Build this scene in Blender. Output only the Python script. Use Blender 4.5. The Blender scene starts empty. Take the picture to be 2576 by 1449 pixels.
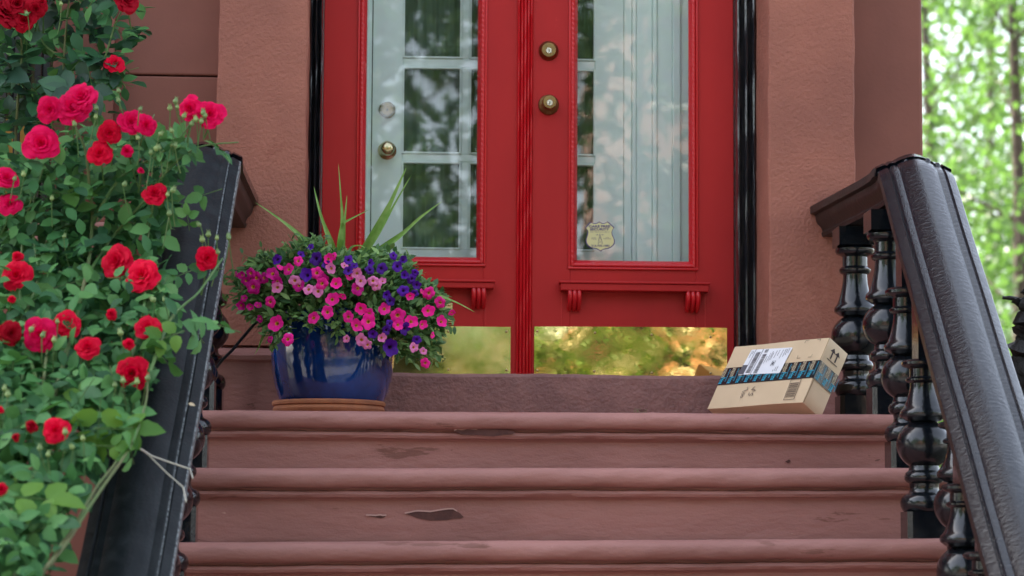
import bpy, bmesh, math, random
import numpy as np
from mathutils import Vector, Matrix, Euler
random.seed(7)
rng = np.random.default_rng(7)
SC = bpy.context.scene
COL = SC.collection
R_ = math.radians

# ------------------------------------------------------------------ camera
FOC, PSI, TILT, ROLL = 6490.0, 0.055, math.atan(676 / 6490), 0.006
CAMP = Vector((-0.571, -9.4, -0.461))
CR = Matrix.Rotation(-PSI, 3, 'Z') @ Matrix.Rotation(math.pi / 2 + TILT, 3, 'X') @ Matrix.Rotation(ROLL, 3, 'Z')
cam_data = bpy.data.cameras.new('camera')
cam = bpy.data.objects.new('camera', cam_data)
COL.objects.link(cam)
cam.matrix_world = Matrix.Translation(CAMP) @ CR.to_4x4()
cam_data.sensor_width = 36.0
cam_data.lens = 36.0 * FOC / 2576.0
cam_data.clip_start = 0.1
cam_data.clip_end = 2000
cam_data.dof.use_dof = True
cam_data.dof.focus_distance = 8.5
cam_data.dof.aperture_fstop = 3.4
SC.camera = cam

# ------------------------------------------------------------------ sky, sun, exposure
SUN_EL, SUN_AZ = R_(47), R_(-52)         # sun stands behind the house, to the left
world = bpy.data.worlds.new('World')
SC.world = world
world.use_nodes = True
wn = world.node_tree
wn.nodes.clear()
sky = wn.nodes.new('ShaderNodeTexSky')
sky.sky_type = 'NISHITA'
sky.sun_disc = False
sky.sun_elevation = SUN_EL
sky.sun_rotation = SUN_AZ
sky.dust_density = 2.5
sky.ozone_density = 0.6
hsv = wn.nodes.new('ShaderNodeHueSaturation')
hsv.inputs['Saturation'].default_value = 0.5
wbg = wn.nodes.new('ShaderNodeBackground')
wbg.inputs['Strength'].default_value = 0.15
wout = wn.nodes.new('ShaderNodeOutputWorld')
wn.links.new(sky.outputs[0], hsv.inputs['Color'])
wn.links.new(hsv.outputs[0], wbg.inputs[0])
wn.links.new(wbg.outputs[0], wout.inputs[0])
sd = bpy.data.lights.new('sun', 'SUN')
sd.energy = 3.2
sd.angle = R_(0.55)
sd.color = (1.0, 0.93, 0.82)
sun = bpy.data.objects.new('sun', sd)
COL.objects.link(sun)
SUNV = Vector((math.sin(SUN_AZ) * math.cos(SUN_EL), math.cos(SUN_AZ) * math.cos(SUN_EL), math.sin(SUN_EL)))
sun.rotation_euler = SUNV.to_track_quat('Z', 'Y').to_euler()
vs = SC.view_settings
vs.view_transform = 'Standard'
vs.look = 'None'
vs.gamma = 1.0
vs.use_curve_mapping = False
vs.exposure = 2.2
SC.cycles.max_bounces = 10
SC.cycles.transparent_max_bounces = 24

# ------------------------------------------------------------------ helpers
def P(px, py, Y):
    """point of the world plane y = Y that shows at (px, py) of the 2576-wide photograph"""
    r = CR @ Vector(((px - 1288) / FOC, -(py - 724.5) / FOC, -1.0))
    return CAMP + r * ((Y - CAMP.y) / r.y)

def nodes_of(name):
    m = bpy.data.materials.new(name)
    m.use_nodes = True
    nt = m.node_tree
    b = nt.nodes['Principled BSDF']
    return m, nt, b

def M(name, col, rough=0.5, col2=None, ns=4.0, lo=0.42, hi=0.62, st=(1, 1, 1), bumps=(), metallic=0.0, ior=1.5,
      coat=0.0, crough=0.05, rvar=None, rand=0.0, trans=0.0, tcol=None, patches=None, island=False, sheen=0.0, hue=True):
    m, nt, b = nodes_of(name)
    N, L = nt.nodes, nt.links
    tc = N.new('ShaderNodeTexCoord')
    def mapped(s):
        mp = N.new('ShaderNodeMapping')
        mp.inputs['Scale'].default_value = s
        L.new(tc.outputs['Object'], mp.inputs['Vector'])
        return mp.outputs[0]
    def noise(scale, s=(1, 1, 1), detail=6, r=0.55):
        n = N.new('ShaderNodeTexNoise')
        n.inputs['Scale'].default_value = scale
        n.inputs['Detail'].default_value = detail
        n.inputs['Roughness'].default_value = r
        L.new(mapped(s), n.inputs['Vector'])
        return n.outputs['Fac']
    def ramp(sock, a, c):
        mr = N.new('ShaderNodeMapRange')
        mr.inputs['From Min'].default_value = a
        mr.inputs['From Max'].default_value = c
        L.new(sock, mr.inputs['Value'])
        return mr.outputs[0]
    def mix(fac, A, B):
        mx = N.new('ShaderNodeMix')
        mx.data_type = 'RGBA'
        for s, v in ((mx.inputs[0], fac), (mx.inputs[6], A), (mx.inputs[7], B)):
            if hasattr(v, 'is_output'):
                L.new(v, s)
            elif isinstance(v, (tuple, list)):
                s.default_value = tuple(v) + ((1,) if len(v) == 3 else ())
            else:
                s.default_value = v
        return mx.outputs[2]
    c = tuple(col)
    if col2 is not None:
        c = mix(ramp(noise(ns, st), lo, hi), col, col2)
    if patches:                       # (colour, scale, threshold, stretch): worn spots of another colour
        for pc, ps, pt, pst in patches:
            c = mix(ramp(noise(ps, pst, 8, 0.65), pt, pt + 0.02), c, pc)
    if rand:
        hs = N.new('ShaderNodeHueSaturation')
        if island:
            g = N.new('ShaderNodeNewGeometry')
            rs = g.outputs['Random Per Island']
        else:
            oi = N.new('ShaderNodeObjectInfo')
            rs = oi.outputs['Random']
        mr = N.new('ShaderNodeMapRange')
        mr.inputs['To Min'].default_value = 1 - rand
        mr.inputs['To Max'].default_value = 1 + rand
        L.new(rs, mr.inputs['Value'])
        L.new(mr.outputs[0], hs.inputs['Value'])
        mr2 = N.new('ShaderNodeMapRange')
        mr2.inputs['To Min'].default_value = 0.5 + rand * 0.05
        mr2.inputs['To Max'].default_value = 0.5 - rand * 0.07
        L.new(rs, mr2.inputs['Value'])
        if hue:
            L.new(mr2.outputs[0], hs.inputs['Hue'])
        if hasattr(c, 'is_output'):
            L.new(c, hs.inputs['Color'])
        else:
            hs.inputs['Color'].default_value = c + (1,)
        c = hs.outputs[0]
    if hasattr(c, 'is_output'):
        L.new(c, b.inputs['Base Color'])
    else:
        b.inputs['Base Color'].default_value = c + (1,)
    b.inputs['Roughness'].default_value = rough
    if rvar:                          # (scale, low, high, stretch)
        mr = N.new('ShaderNodeMapRange')
        mr.inputs['From Min'].default_value = 0.35
        mr.inputs['From Max'].default_value = 0.65
        mr.inputs['To Min'].default_value = rvar[1]
        mr.inputs['To Max'].default_value = rvar[2]
        L.new(noise(rvar[0], rvar[3] if len(rvar) > 3 else (1, 1, 1)), mr.inputs['Value'])
        L.new(mr.outputs[0], b.inputs['Roughness'])
    b.inputs['Metallic'].default_value = metallic
    b.inputs['IOR'].default_value = ior
    b.inputs['Coat Weight'].default_value = coat
    b.inputs['Coat Roughness'].default_value = crough
    b.inputs['Sheen Weight'].default_value = sheen
    prev = None
    for bp in bumps:                  # (scale, strength, distance, stretch)
        bn = N.new('ShaderNodeBump')
        bn.inputs['Strength'].default_value = bp[1]
        bn.inputs['Distance'].default_value = bp[2]
        L.new(noise(bp[0], bp[3] if len(bp) > 3 else (1, 1, 1), 4), bn.inputs['Height'])
        if prev:
            L.new(prev, bn.inputs['Normal'])
        prev = bn.outputs[0]
    if prev:
        L.new(prev, b.inputs['Normal'])
        if coat:
            L.new(prev, b.inputs['Coat Normal'])
    if trans:
        t = N.new('ShaderNodeBsdfTranslucent')
        if tcol:
            t.inputs[0].default_value = tuple(tcol) + (1,)
        elif hasattr(c, 'is_output'):
            L.new(c, t.inputs[0])
        else:
            t.inputs[0].default_value = c + (1,)
        ms = N.new('ShaderNodeMixShader')
        ms.inputs[0].default_value = trans
        L.new(b.outputs[0], ms.inputs[1])
        L.new(t.outputs[0], ms.inputs[2])
        L.new(ms.outputs[0], N['Material Output'].inputs[0])
    return m

def glass_material(name, tint, refl, rough, wob):
    """thin window pane: clear sheet plus a Fresnel mirror"""
    m = bpy.data.materials.new(name)
    m.use_nodes = True
    nt = m.node_tree
    N, L = nt.nodes, nt.links
    N.clear()
    out = N.new('ShaderNodeOutputMaterial')
    tr = N.new('ShaderNodeBsdfTransparent')
    tr.inputs[0].default_value = tint + (1,)
    gl = N.new('ShaderNodeBsdfGlossy')
    gl.inputs['Roughness'].default_value = rough
    tc = N.new('ShaderNodeTexCoord')
    nz = N.new('ShaderNodeTexNoise')
    nz.inputs['Scale'].default_value = 3.0
    nz.inputs['Detail'].default_value = 1.5
    L.new(tc.outputs['Object'], nz.inputs['Vector'])
    bp = N.new('ShaderNodeBump')
    bp.inputs['Strength'].default_value = wob
    bp.inputs['Distance'].default_value = 0.01
    L.new(nz.outputs['Fac'], bp.inputs['Height'])
    L.new(bp.outputs[0], gl.inputs['Normal'])
    mx = N.new('ShaderNodeMixShader')
    mx.inputs[0].default_value = refl
    L.new(tr.outputs[0], mx.inputs[1])
    L.new(gl.outputs[0], mx.inputs[2])
    L.new(mx.outputs[0], out.inputs[0])
    return m

class MB:
    """collects shapes; build() links them as one mesh object"""
    def __init__(s):
        s.v, s.f, s.m = [], [], []
    def add(s, vs_, fs, mi=0):
        o = len(s.v)
        s.v += [tuple(p) for p in vs_]
        s.f += [tuple(i + o for i in f) for f in fs]
        s.m += [mi] * len(fs)
        return s
    def box(s, x0, x1, y0, y1, z0, z1, mi=0):
        return s.add([(x0, y0, z0), (x1, y0, z0), (x1, y1, z0), (x0, y1, z0), (x0, y0, z1), (x1, y0, z1), (x1, y1, z1), (x0, y1, z1)],
                     [(0, 3, 2, 1), (4, 5, 6, 7), (0, 1, 5, 4), (1, 2, 6, 5), (2, 3, 7, 6), (3, 0, 4, 7)], mi)
    def bbox(s, x0, x1, y0, y1, z0, z1, b=0.004, seg=2, mi=0):
        bm = bmesh.new()
        bmesh.ops.create_cube(bm, size=1)
        for v in bm.verts:
            v.co = Vector(((x0 + x1) / 2 + v.co.x * (x1 - x0), (y0 + y1) / 2 + v.co.y * (y1 - y0), (z0 + z1) / 2 + v.co.z * (z1 - z0)))
        bmesh.ops.bevel(bm, geom=bm.edges[:], offset=b, segments=seg, profile=0.5, affect='EDGES')
        bm.verts.index_update()
        s.add([v.co[:] for v in bm.verts], [[v.index for v in f.verts] for f in bm.faces], mi)
        bm.free()
        return s
    def prism(s, prof, axis, a, b, mi=0, seg=1, jit=None):
        """closed profile of (p, q) extruded along axis 'X' (p=y,q=z) or 'Z' (p=x,q=y) or 'Y' (p=x,q=z)"""
        n = len(prof)
        vs_ = []
        for k in range(seg + 1):
            t = a + (b - a) * k / seg
            for i, (p, q) in enumerate(prof):
                if jit:
                    dp, dq = jit(t, i)
                    p, q = p + dp, q + dq
                vs_.append({'X': (t, p, q), 'Z': (p, q, t), 'Y': (p, t, q)}[axis])
        fs = []
        for k in range(seg):
            for i in range(n):
                j = (i + 1) % n
                fs.append((k * n + i, k * n + j, (k + 1) * n + j, (k + 1) * n + i))
        fs.append(tuple(range(n))[::-1])
        fs.append(tuple(range(seg * n, seg * n + n)))
        return s.add(vs_, fs, mi)
    def lathe(s, prof, c=(0, 0, 0), n=28, axis='Z', mi=0, caps=True, wob=None):
        vs_, fs = [], []
        for k, (r, h) in enumerate(prof):
            for i in range(n):
                a = 2 * math.pi * i / n
                rr = r * (1 + (wob(a, h) if wob else 0))
                x, y = rr * math.cos(a), rr * math.sin(a)
                p = (x, y, h) if axis == 'Z' else (x, -h, y)
                vs_.append((c[0] + p[0], c[1] + p[1], c[2] + p[2]))
        for k in range(len(prof) - 1):
            for i in range(n):
                j = (i + 1) % n
                fs.append((k * n + i, k * n + j, (k + 1) * n + j, (k + 1) * n + i))
        if caps:
            fs.append(tuple(range(n))[::-1])
            fs.append(tuple(range((len(prof) - 1) * n, len(prof) * n)))
        return s.add(vs_, fs, mi)
    def tube(s, pts, rad, n=8, mi=0, caps=True):
        pts = [Vector(p) for p in pts]
        vs_, fs = [], []
        up = Vector((0.31, 0.2, 0.93)).normalized()
        for k, p in enumerate(pts):
            d = (pts[min(k + 1, len(pts) - 1)] - pts[max(k - 1, 0)]).normalized()
            u = d.cross(up)
            if u.length < 1e-3:
                u = d.cross(Vector((1, 0, 0)))
            u.normalize()
            w = d.cross(u)
            r = rad[k] if hasattr(rad, '__len__') else rad
            for i in range(n):
                a = 2 * math.pi * i / n
                vs_.append(p + (u * math.cos(a) + w * math.sin(a)) * r)
        for k in range(len(pts) - 1):
            for i in range(n):
                j = (i + 1) % n
                fs.append((k * n + i, k * n + j, (k + 1) * n + j, (k + 1) * n + i))
        if caps:
            fs.append(tuple(range(n)))
            fs.append(tuple(range((len(pts) - 1) * n, len(pts) * n))[::-1])
        return s.add(vs_, fs, mi)
    def sweep(s, prof, frames, mi=0):
        """closed (u, v) profile carried through frames of (origin, u_vec, v_vec)"""
        n = len(prof)
        vs_ = [o + U * p + V * q for (o, U, V) in frames for (p, q) in prof]
        fs = []
        for k in range(len(frames) - 1):
            for i in range(n):
                j = (i + 1) % n
                fs.append((k * n + i, k * n + j, (k + 1) * n + j, (k + 1) * n + i))
        fs.append(tuple(range(n))[::-1])
        fs.append(tuple(range((len(frames) - 1) * n, len(frames) * n)))
        return s.add(vs_, fs, mi)
    def poly(s, pts, mi=0):
        return s.add(pts, [tuple(range(len(pts)))], mi)
    def mesh(s, name, mats, smooth=False, angle=40, fix=True):
        me = bpy.data.meshes.new(name)
        me.from_pydata(s.v, [], s.f)
        for m in (mats if isinstance(mats, (list, tuple)) else [mats]):
            me.materials.append(m)
        if any(s.m):
            me.polygons.foreach_set('material_index', s.m)
        if fix:
            bm = bmesh.new()
            bm.from_mesh(me)
            bmesh.ops.recalc_face_normals(bm, faces=bm.faces)
            bm.to_mesh(me)
            bm.free()
        if smooth:
            me.polygons.foreach_set('use_smooth', [True] * len(me.polygons))
            if angle < 180:
                me.set_sharp_from_angle(angle=R_(angle))
        me.update()
        return me
    def build(s, name, mats, parent=None, smooth=False, angle=40, fix=True):
        return link(name, s.mesh(name, mats, smooth, angle, fix), parent)

def root_of(o):
    while o.parent:
        o = o.parent
    return o

def link(name, me, parent=None, mw=None):
    o = bpy.data.objects.new(name, me)
    COL.objects.link(o)
    if parent:
        o.parent = parent
        if parent.type == 'EMPTY':
            o.matrix_parent_inverse = Matrix.Translation(-parent.location)
    if mw is not None:
        o.matrix_basis = mw
    return o

def thing(name, label, cat, loc, group=None):
    o = bpy.data.objects.new(name, None)
    COL.objects.link(o)
    o.location = loc
    o.empty_display_size = 0.1
    return tag(o, label, cat, group)

def tag(o, label=None, cat=None, group=None, kind=None):
    if label: o['label'] = label
    if cat: o['category'] = cat
    if group: o['group'] = group
    if kind: o['kind'] = kind
    return o

def text_mesh(body, size, bold=0.0, align='CENTER'):
    cu = bpy.data.curves.new('lettering', 'FONT')
    cu.body = body
    cu.size = size
    cu.align_x = align
    cu.align_y = 'CENTER'
    cu.offset = bold
    cu.resolution_u = 2
    ob = bpy.data.objects.new('lettering', cu)
    COL.objects.link(ob)
    dg = bpy.context.evaluated_depsgraph_get()
    me = bpy.data.meshes.new_from_object(ob.evaluated_get(dg))
    vs_ = [v.co.copy() for v in me.vertices]
    fs = [tuple(p.vertices) for p in me.polygons]
    bpy.data.objects.remove(ob)
    bpy.data.curves.remove(cu)
    bpy.data.meshes.remove(me)
    return vs_, fs

# ------------------------------------------------------------------ materials
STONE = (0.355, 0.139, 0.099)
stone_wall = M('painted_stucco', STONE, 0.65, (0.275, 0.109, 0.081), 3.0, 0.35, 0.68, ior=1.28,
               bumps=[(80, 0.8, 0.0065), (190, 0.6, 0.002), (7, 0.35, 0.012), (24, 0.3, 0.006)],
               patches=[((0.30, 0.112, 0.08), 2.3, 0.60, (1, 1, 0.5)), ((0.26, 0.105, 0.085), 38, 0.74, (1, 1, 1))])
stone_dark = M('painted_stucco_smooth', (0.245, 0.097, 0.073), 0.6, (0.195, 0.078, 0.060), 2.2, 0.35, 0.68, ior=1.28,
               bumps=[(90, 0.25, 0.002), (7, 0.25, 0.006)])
stone_step = M('painted_step_stone', (0.405, 0.196, 0.172), 0.5, (0.31, 0.148, 0.130), 4, 0.38, 0.68, (0.35, 1, 1),
               ior=1.33, bumps=[(40, 0.6, 0.006, (0.4, 1, 1)), (12, 0.7, 0.014, (0.4, 1, 1)), (180, 0.5, 0.002)],
               patches=[((0.24, 0.11, 0.09), 6, 0.63, (0.25, 1, 1.6)), ((0.17, 0.085, 0.07), 26, 0.69, (0.3, 1, 1)), ((0.50, 0.29, 0.25), 33, 0.715, (0.5, 1, 1))])
stone_sill = M('bare_brownstone', (0.26, 0.128, 0.112), 0.75, (0.20, 0.098, 0.088), 9, 0.4, 0.6,
               bumps=[(70, 0.9, 0.007), (16, 0.5, 0.012, (0.4, 1, 1))])
peel_m = M('peeled_stone', (0.105, 0.042, 0.036), 0.8, (0.075, 0.03, 0.027), 40, bumps=[(160, 0.5, 0.002)])
peel_edge = M('peeled_paint_lip', (0.46, 0.27, 0.235), 0.5)
red = M('red_door_paint', (0.47, 0.019, 0.019), 0.42, (0.36, 0.013, 0.015), 2.0, 0.35, 0.65, (1, 1, 0.3),
        bumps=[(150, 0.14, 0.0015, (1, 1, 0.12)), (40, 0.1, 0.002, (1, 1, 0.5))],
        patches=[((0.60, 0.05, 0.045), 14, 0.70, (1, 1, 0.6))], ior=1.3)
red_trim = M('red_moulding_paint', (0.52, 0.008, 0.014), 0.3, bumps=[(120, 0.15, 0.0015)],
             patches=[((0.44, 0.28, 0.12), 70, 0.755, (1, 1, 0.25))])
black_gloss = M('black_gloss_paint', (0.005, 0.007, 0.010), 0.16, coat=0.3, crough=0.06, ior=1.5,
                bumps=[(38, 0.2, 0.003), (120, 0.25, 0.0012), (320, 0.2, 0.0005)], rvar=(25, 0.08, 0.25))
black_rail = M('weathered_black_rail_paint', (0.004, 0.006, 0.010), 0.3, (0.008, 0.010, 0.014), 22, 0.5, 0.7, coat=0.0, crough=0.05, ior=1.52,
               bumps=[(20, 0.12, 0.006, (1, 0.5, 0.5)), (75, 0.62, 0.003, (0.5, 1.2, 1.2)), (210, 0.7, 0.0014)],
               rvar=(30, 0.04, 0.16), patches=[((0.16, 0.18, 0.19), 75, 0.735, (1, 1, 1))])
black_rail_dull = M('dull_black_rail_paint', (0.010, 0.014, 0.017), 0.45, (0.02, 0.026, 0.030), 15, 0.45, 0.7, coat=0.0, crough=0.25, ior=1.28,
                    bumps=[(26, 0.4, 0.005, (1, 0.5, 0.5)), (110, 0.5, 0.0025), (300, 0.3, 0.001)],
                    rvar=(30, 0.38, 0.6), patches=[((0.2, 0.24, 0.24), 62, 0.712, (1, 0.7, 0.7))])
rail_wear = M('worn_rail_edge', (0.02, 0.024, 0.027), 0.45, (0.24, 0.27, 0.28), 130, 0.40, 0.62, (1, 0.8, 0.8), bumps=[(120, 0.5, 0.002)])
rail_brown = M('brown_primer_underside', (0.022, 0.014, 0.013), 0.4, (0.013, 0.010, 0.010), 20, ior=1.38, bumps=[(60, 0.4, 0.003)])
frame_black = M('peeling_black_frame_paint', (0.012, 0.013, 0.017), 0.2, (0.022, 0.02, 0.024), 30, coat=0.8, crough=0.1, ior=1.55,
                bumps=[(60, 0.7, 0.006, (1, 1, 0.1)), (150, 0.5, 0.002, (1, 1, 0.3))],
                patches=[((0.06, 0.02, 0.02), 12, 0.66, (1, 1, 0.3))])
inner_paint = M('pale_sage_paint', (0.68, 0.79, 0.77), 0.4, bumps=[(80, 0.08, 0.001)])
curtain_m = M('grey_sheer_curtain', (0.30, 0.32, 0.30), 0.9)
dark_room = M('dark_interior', (0.05, 0.05, 0.048), 0.9)
brass = M('polished_brass', (1.0, 0.80, 0.36), 0.05, (0.96, 0.74, 0.31), 12, metallic=1.0, bumps=[(5, 0.04, 0.01, (1, 1, 1.4))], rvar=(30, 0.02, 0.07))
brass_dull = M('tarnished_brass', (0.93, 0.84, 0.42), 0.2, (0.82, 0.74, 0.36), 18, metallic=1.0, bumps=[(9, 0.08, 0.006)], rvar=(14, 0.08, 0.22))
brass_old = M('antique_brass', (0.27, 0.185, 0.075), 0.38, (0.20, 0.14, 0.06), 40, metallic=1.0, bumps=[(200, 0.1, 0.0006)])
brass_bright = M('worn_bright_brass', (0.72, 0.58, 0.36), 0.22, metallic=1.0)
steel = M('key_cylinder_steel', (0.7, 0.68, 0.62), 0.25, metallic=1.0)
black_hole = M('keyhole_black', (0.01, 0.01, 0.01), 0.6)
screw_m = M('brass_screw', (0.5, 0.38, 0.18), 0.35, metallic=1.0)
glass = glass_material('door_glass', (0.97, 0.99, 0.985), 0.065, 0.01, 0.05)
glass_in = glass_material('inner_glass', (0.75, 0.8, 0.78), 0.03, 0.02, 0.03)
glass_dark = M('dark_window_glass', (0.012, 0.013, 0.013), 0.05, ior=1.5)
blue_glaze = M('cobalt_glaze', (0.002, 0.042, 0.22), 0.08, (0.002, 0.016, 0.085), 9, 0.36, 0.64, (1, 1, 0.6), coat=0.5, crough=0.03, ior=1.55,
               bumps=[(11, 0.12, 0.006), (90, 0.08, 0.001)])
terracotta = M('terracotta', (0.42, 0.16, 0.075), 0.8, (0.34, 0.13, 0.07), 25, bumps=[(120, 0.3, 0.002)])
soil_m = M('potting_soil', (0.03, 0.02, 0.014), 0.95, bumps=[(80, 1.0, 0.01)])
card = M('corrugated_card', (0.68, 0.52, 0.335), 0.62, (0.64, 0.485, 0.31), 6, bumps=[(300, 0.12, 0.0008), (8, 0.15, 0.004)])
card_dark = M('card_edge', (0.36, 0.24, 0.13), 0.8)
tape_m = M('black_printed_tape', (0.012, 0.015, 0.02), 0.25, coat=0.3, bumps=[(30, 0.2, 0.003)])
ink_tan = M('tape_print_tan', (0.55, 0.45, 0.30), 0.4)
ink_cyan = M('tape_print_cyan', (0.03, 0.42, 0.62), 0.4)
ink_black = M('printed_ink', (0.045, 0.022, 0.020), 0.6)
pen_m = M('marker_pen', (0.06, 0.05, 0.06), 0.5)
paper = M('label_paper', (0.84, 0.86, 0.90), 0.5)
print_grey = M('label_print', (0.10, 0.10, 0.12), 0.5)
sticker_y = M('sticker_yellow', (0.62, 0.60, 0.30), 0.35)
sticker_b = M('sticker_violet', (0.075, 0.055, 0.20), 0.35)
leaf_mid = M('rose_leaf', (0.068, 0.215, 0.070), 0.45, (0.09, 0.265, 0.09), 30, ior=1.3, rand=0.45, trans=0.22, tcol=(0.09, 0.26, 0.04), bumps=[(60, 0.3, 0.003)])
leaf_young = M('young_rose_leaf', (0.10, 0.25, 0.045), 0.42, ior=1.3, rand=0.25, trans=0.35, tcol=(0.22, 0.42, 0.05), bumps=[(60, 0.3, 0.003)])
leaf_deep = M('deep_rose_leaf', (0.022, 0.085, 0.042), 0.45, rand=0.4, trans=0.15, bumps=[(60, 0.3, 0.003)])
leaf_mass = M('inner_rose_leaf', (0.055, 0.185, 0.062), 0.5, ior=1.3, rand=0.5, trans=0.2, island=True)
stem_m = M('green_cane', (0.06, 0.15, 0.035), 0.5, (0.10, 0.17, 0.05), 12, bumps=[(90, 0.3, 0.002)])
cane_m = M('woody_cane', (0.085, 0.15, 0.042), 0.6, (0.12, 0.13, 0.05), 12, bumps=[(60, 0.4, 0.003)])
bud_m = M('rose_bud_green', (0.19, 0.29, 0.10), 0.5, rand=0.25)
rose_red = M('crimson_petal', (0.68, 0.001, 0.036), 0.6, rand=0.14, trans=0.28, tcol=(0.85, 0.0, 0.06), ior=1.22, hue=False)
rose_pink = M('magenta_petal', (0.72, 0.002, 0.095), 0.6, rand=0.14, trans=0.28, tcol=(0.9, 0.002, 0.10), ior=1.22, hue=False)
rose_deep = M('dark_crimson_petal', (0.38, 0.001, 0.016), 0.6, rand=0.14, trans=0.2, ior=1.22, hue=False)
pet = dict(h=M('hot_pink_petal', (0.90, 0.016, 0.32), 0.5, rand=0.15, trans=0.25, hue=False, ior=1.3), d=M('deep_magenta_petal', (0.60, 0.006, 0.26), 0.5, rand=0.2, trans=0.25, hue=False, ior=1.3),
           p=M('violet_petal', (0.075, 0.006, 0.28), 0.5, rand=0.3, trans=0.2, hue=False, ior=1.3), l=M('pale_pink_petal', (0.80, 0.22, 0.50), 0.5, rand=0.12, trans=0.25, hue=False, ior=1.3))
throat_y = M('yellow_throat', (0.55, 0.27, 0.02), 0.5)
throat_k = M('dark_throat', (0.03, 0.005, 0.05), 0.5)
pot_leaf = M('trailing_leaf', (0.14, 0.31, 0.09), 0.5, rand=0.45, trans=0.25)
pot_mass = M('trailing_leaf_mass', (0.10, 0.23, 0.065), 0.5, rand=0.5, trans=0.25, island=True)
spike_m = M('spike_leaf', (0.17, 0.37, 0.06), 0.4, (0.26, 0.46, 0.11), 30, 0.4, 0.6, trans=0.25)
twine = M('white_twine', (0.62, 0.60, 0.52), 0.8)
cable_m = M('black_cable', (0.012, 0.011, 0.014), 0.4)
bark = M('grey_bark', (0.10, 0.075, 0.055), 0.9, (0.06, 0.045, 0.035), 14, bumps=[(30, 1.0, 0.02, (1, 1, 0.3))])
gnarl_m = M('black_gnarled_wood', (0.012, 0.011, 0.011), 0.6, bumps=[(40, 1.0, 0.012, (1, 1, 0.4)), (140, 0.8, 0.004)])
tree_leaf = M('sunlit_tree_leaf', (0.06, 0.14, 0.026), 0.45, rand=0.55, trans=0.45, tcol=(0.17, 0.34, 0.06), island=True)
street_leaf = M('street_tree_leaf', (0.05, 0.115, 0.025), 0.5, rand=0.5, trans=0.3, tcol=(0.2, 0.36, 0.05), island=True)
iron = M('black_iron', (0.012, 0.012, 0.014), 0.35, bumps=[(80, 0.3, 0.002)])
brick_m = None
asphalt = M('asphalt', (0.05, 0.05, 0.052), 0.9, (0.065, 0.065, 0.066), 30, bumps=[(200, 0.6, 0.004)])
paving = M('pavement_concrete', (0.22, 0.21, 0.20), 0.85, (0.18, 0.175, 0.165), 3, bumps=[(120, 0.4, 0.003)])
earth = M('garden_earth', (0.07, 0.055, 0.04), 0.95, (0.05, 0.06, 0.03), 2, bumps=[(40, 0.8, 0.01)])
limestone = M('pale_limestone', (0.62, 0.56, 0.46), 0.8, bumps=[(40, 0.3, 0.003)])
# ------------------------------------------------------------------ ground and street
GZ = -1.95
tag(MB().box(-400, 400, -400, 400, GZ - 0.5, GZ).build('ground', earth), kind='structure')
tag(MB().box(-60, 60, -10.6, -3.6, GZ - 0.2, GZ + 0.05).build('sidewalk', paving), kind='structure')
tag(MB().box(-60, 60, -20.0, -10.75, GZ - 0.2, GZ + 0.004).build('road', asphalt), kind='structure')
tag(MB().bbox(-60, 60, -10.745, -10.605, GZ - 0.2, GZ + 0.13, 0.02).build('kerb', paving), kind='structure')
tag(MB().box(-60, 60, -24.5, -20.005, GZ - 0.2, GZ + 0.12).build('pavement', paving), kind='structure')

# ------------------------------------------------------------------ the house
house = thing('brownstone_house', 'reddish brownstone house front with double red doors', 'house', (0, 0, GZ))
TOP = 9.3
def hpart(name, m, mat, **k):
    return m.build(name, mat, house, **k)

XPL0, XPL1 = P(548, 200, -.35).x, P(773, 200, -.35).x        # left pilaster
XPR0, XPR1 = P(1934, 400, -.35).x, P(2150, 300, -.35).x      # right pilaster
XC = P(2321, 200, -.15).x                                      # corner of the house
XW0, XW1 = P(251, 150, -.19).x, P(288, 150, -.19).x          # window casing strip
ZW = P(60, 560, -.2).z                                        # window sill
JZ = P(440, 190, -.15).z                                      # joint in the recessed wall
# recessed wall, as big stone panels with open joints
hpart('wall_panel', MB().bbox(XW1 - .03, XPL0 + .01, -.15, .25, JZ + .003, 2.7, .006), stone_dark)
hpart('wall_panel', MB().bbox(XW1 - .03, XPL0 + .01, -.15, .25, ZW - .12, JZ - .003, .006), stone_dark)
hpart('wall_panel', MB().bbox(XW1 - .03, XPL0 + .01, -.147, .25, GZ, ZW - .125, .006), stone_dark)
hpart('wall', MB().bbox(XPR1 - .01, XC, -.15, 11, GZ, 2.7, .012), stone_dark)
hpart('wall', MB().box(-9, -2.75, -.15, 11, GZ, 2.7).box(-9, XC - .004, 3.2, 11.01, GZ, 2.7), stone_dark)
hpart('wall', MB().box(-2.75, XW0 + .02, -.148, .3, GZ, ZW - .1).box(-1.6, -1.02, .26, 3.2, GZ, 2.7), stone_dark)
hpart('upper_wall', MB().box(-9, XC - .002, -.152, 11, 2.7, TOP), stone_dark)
hpart('cornice', MB().bbox(-9, XC + .15, -.55, -.153, TOP - .5, TOP + .1, .05), stone_dark)
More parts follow.
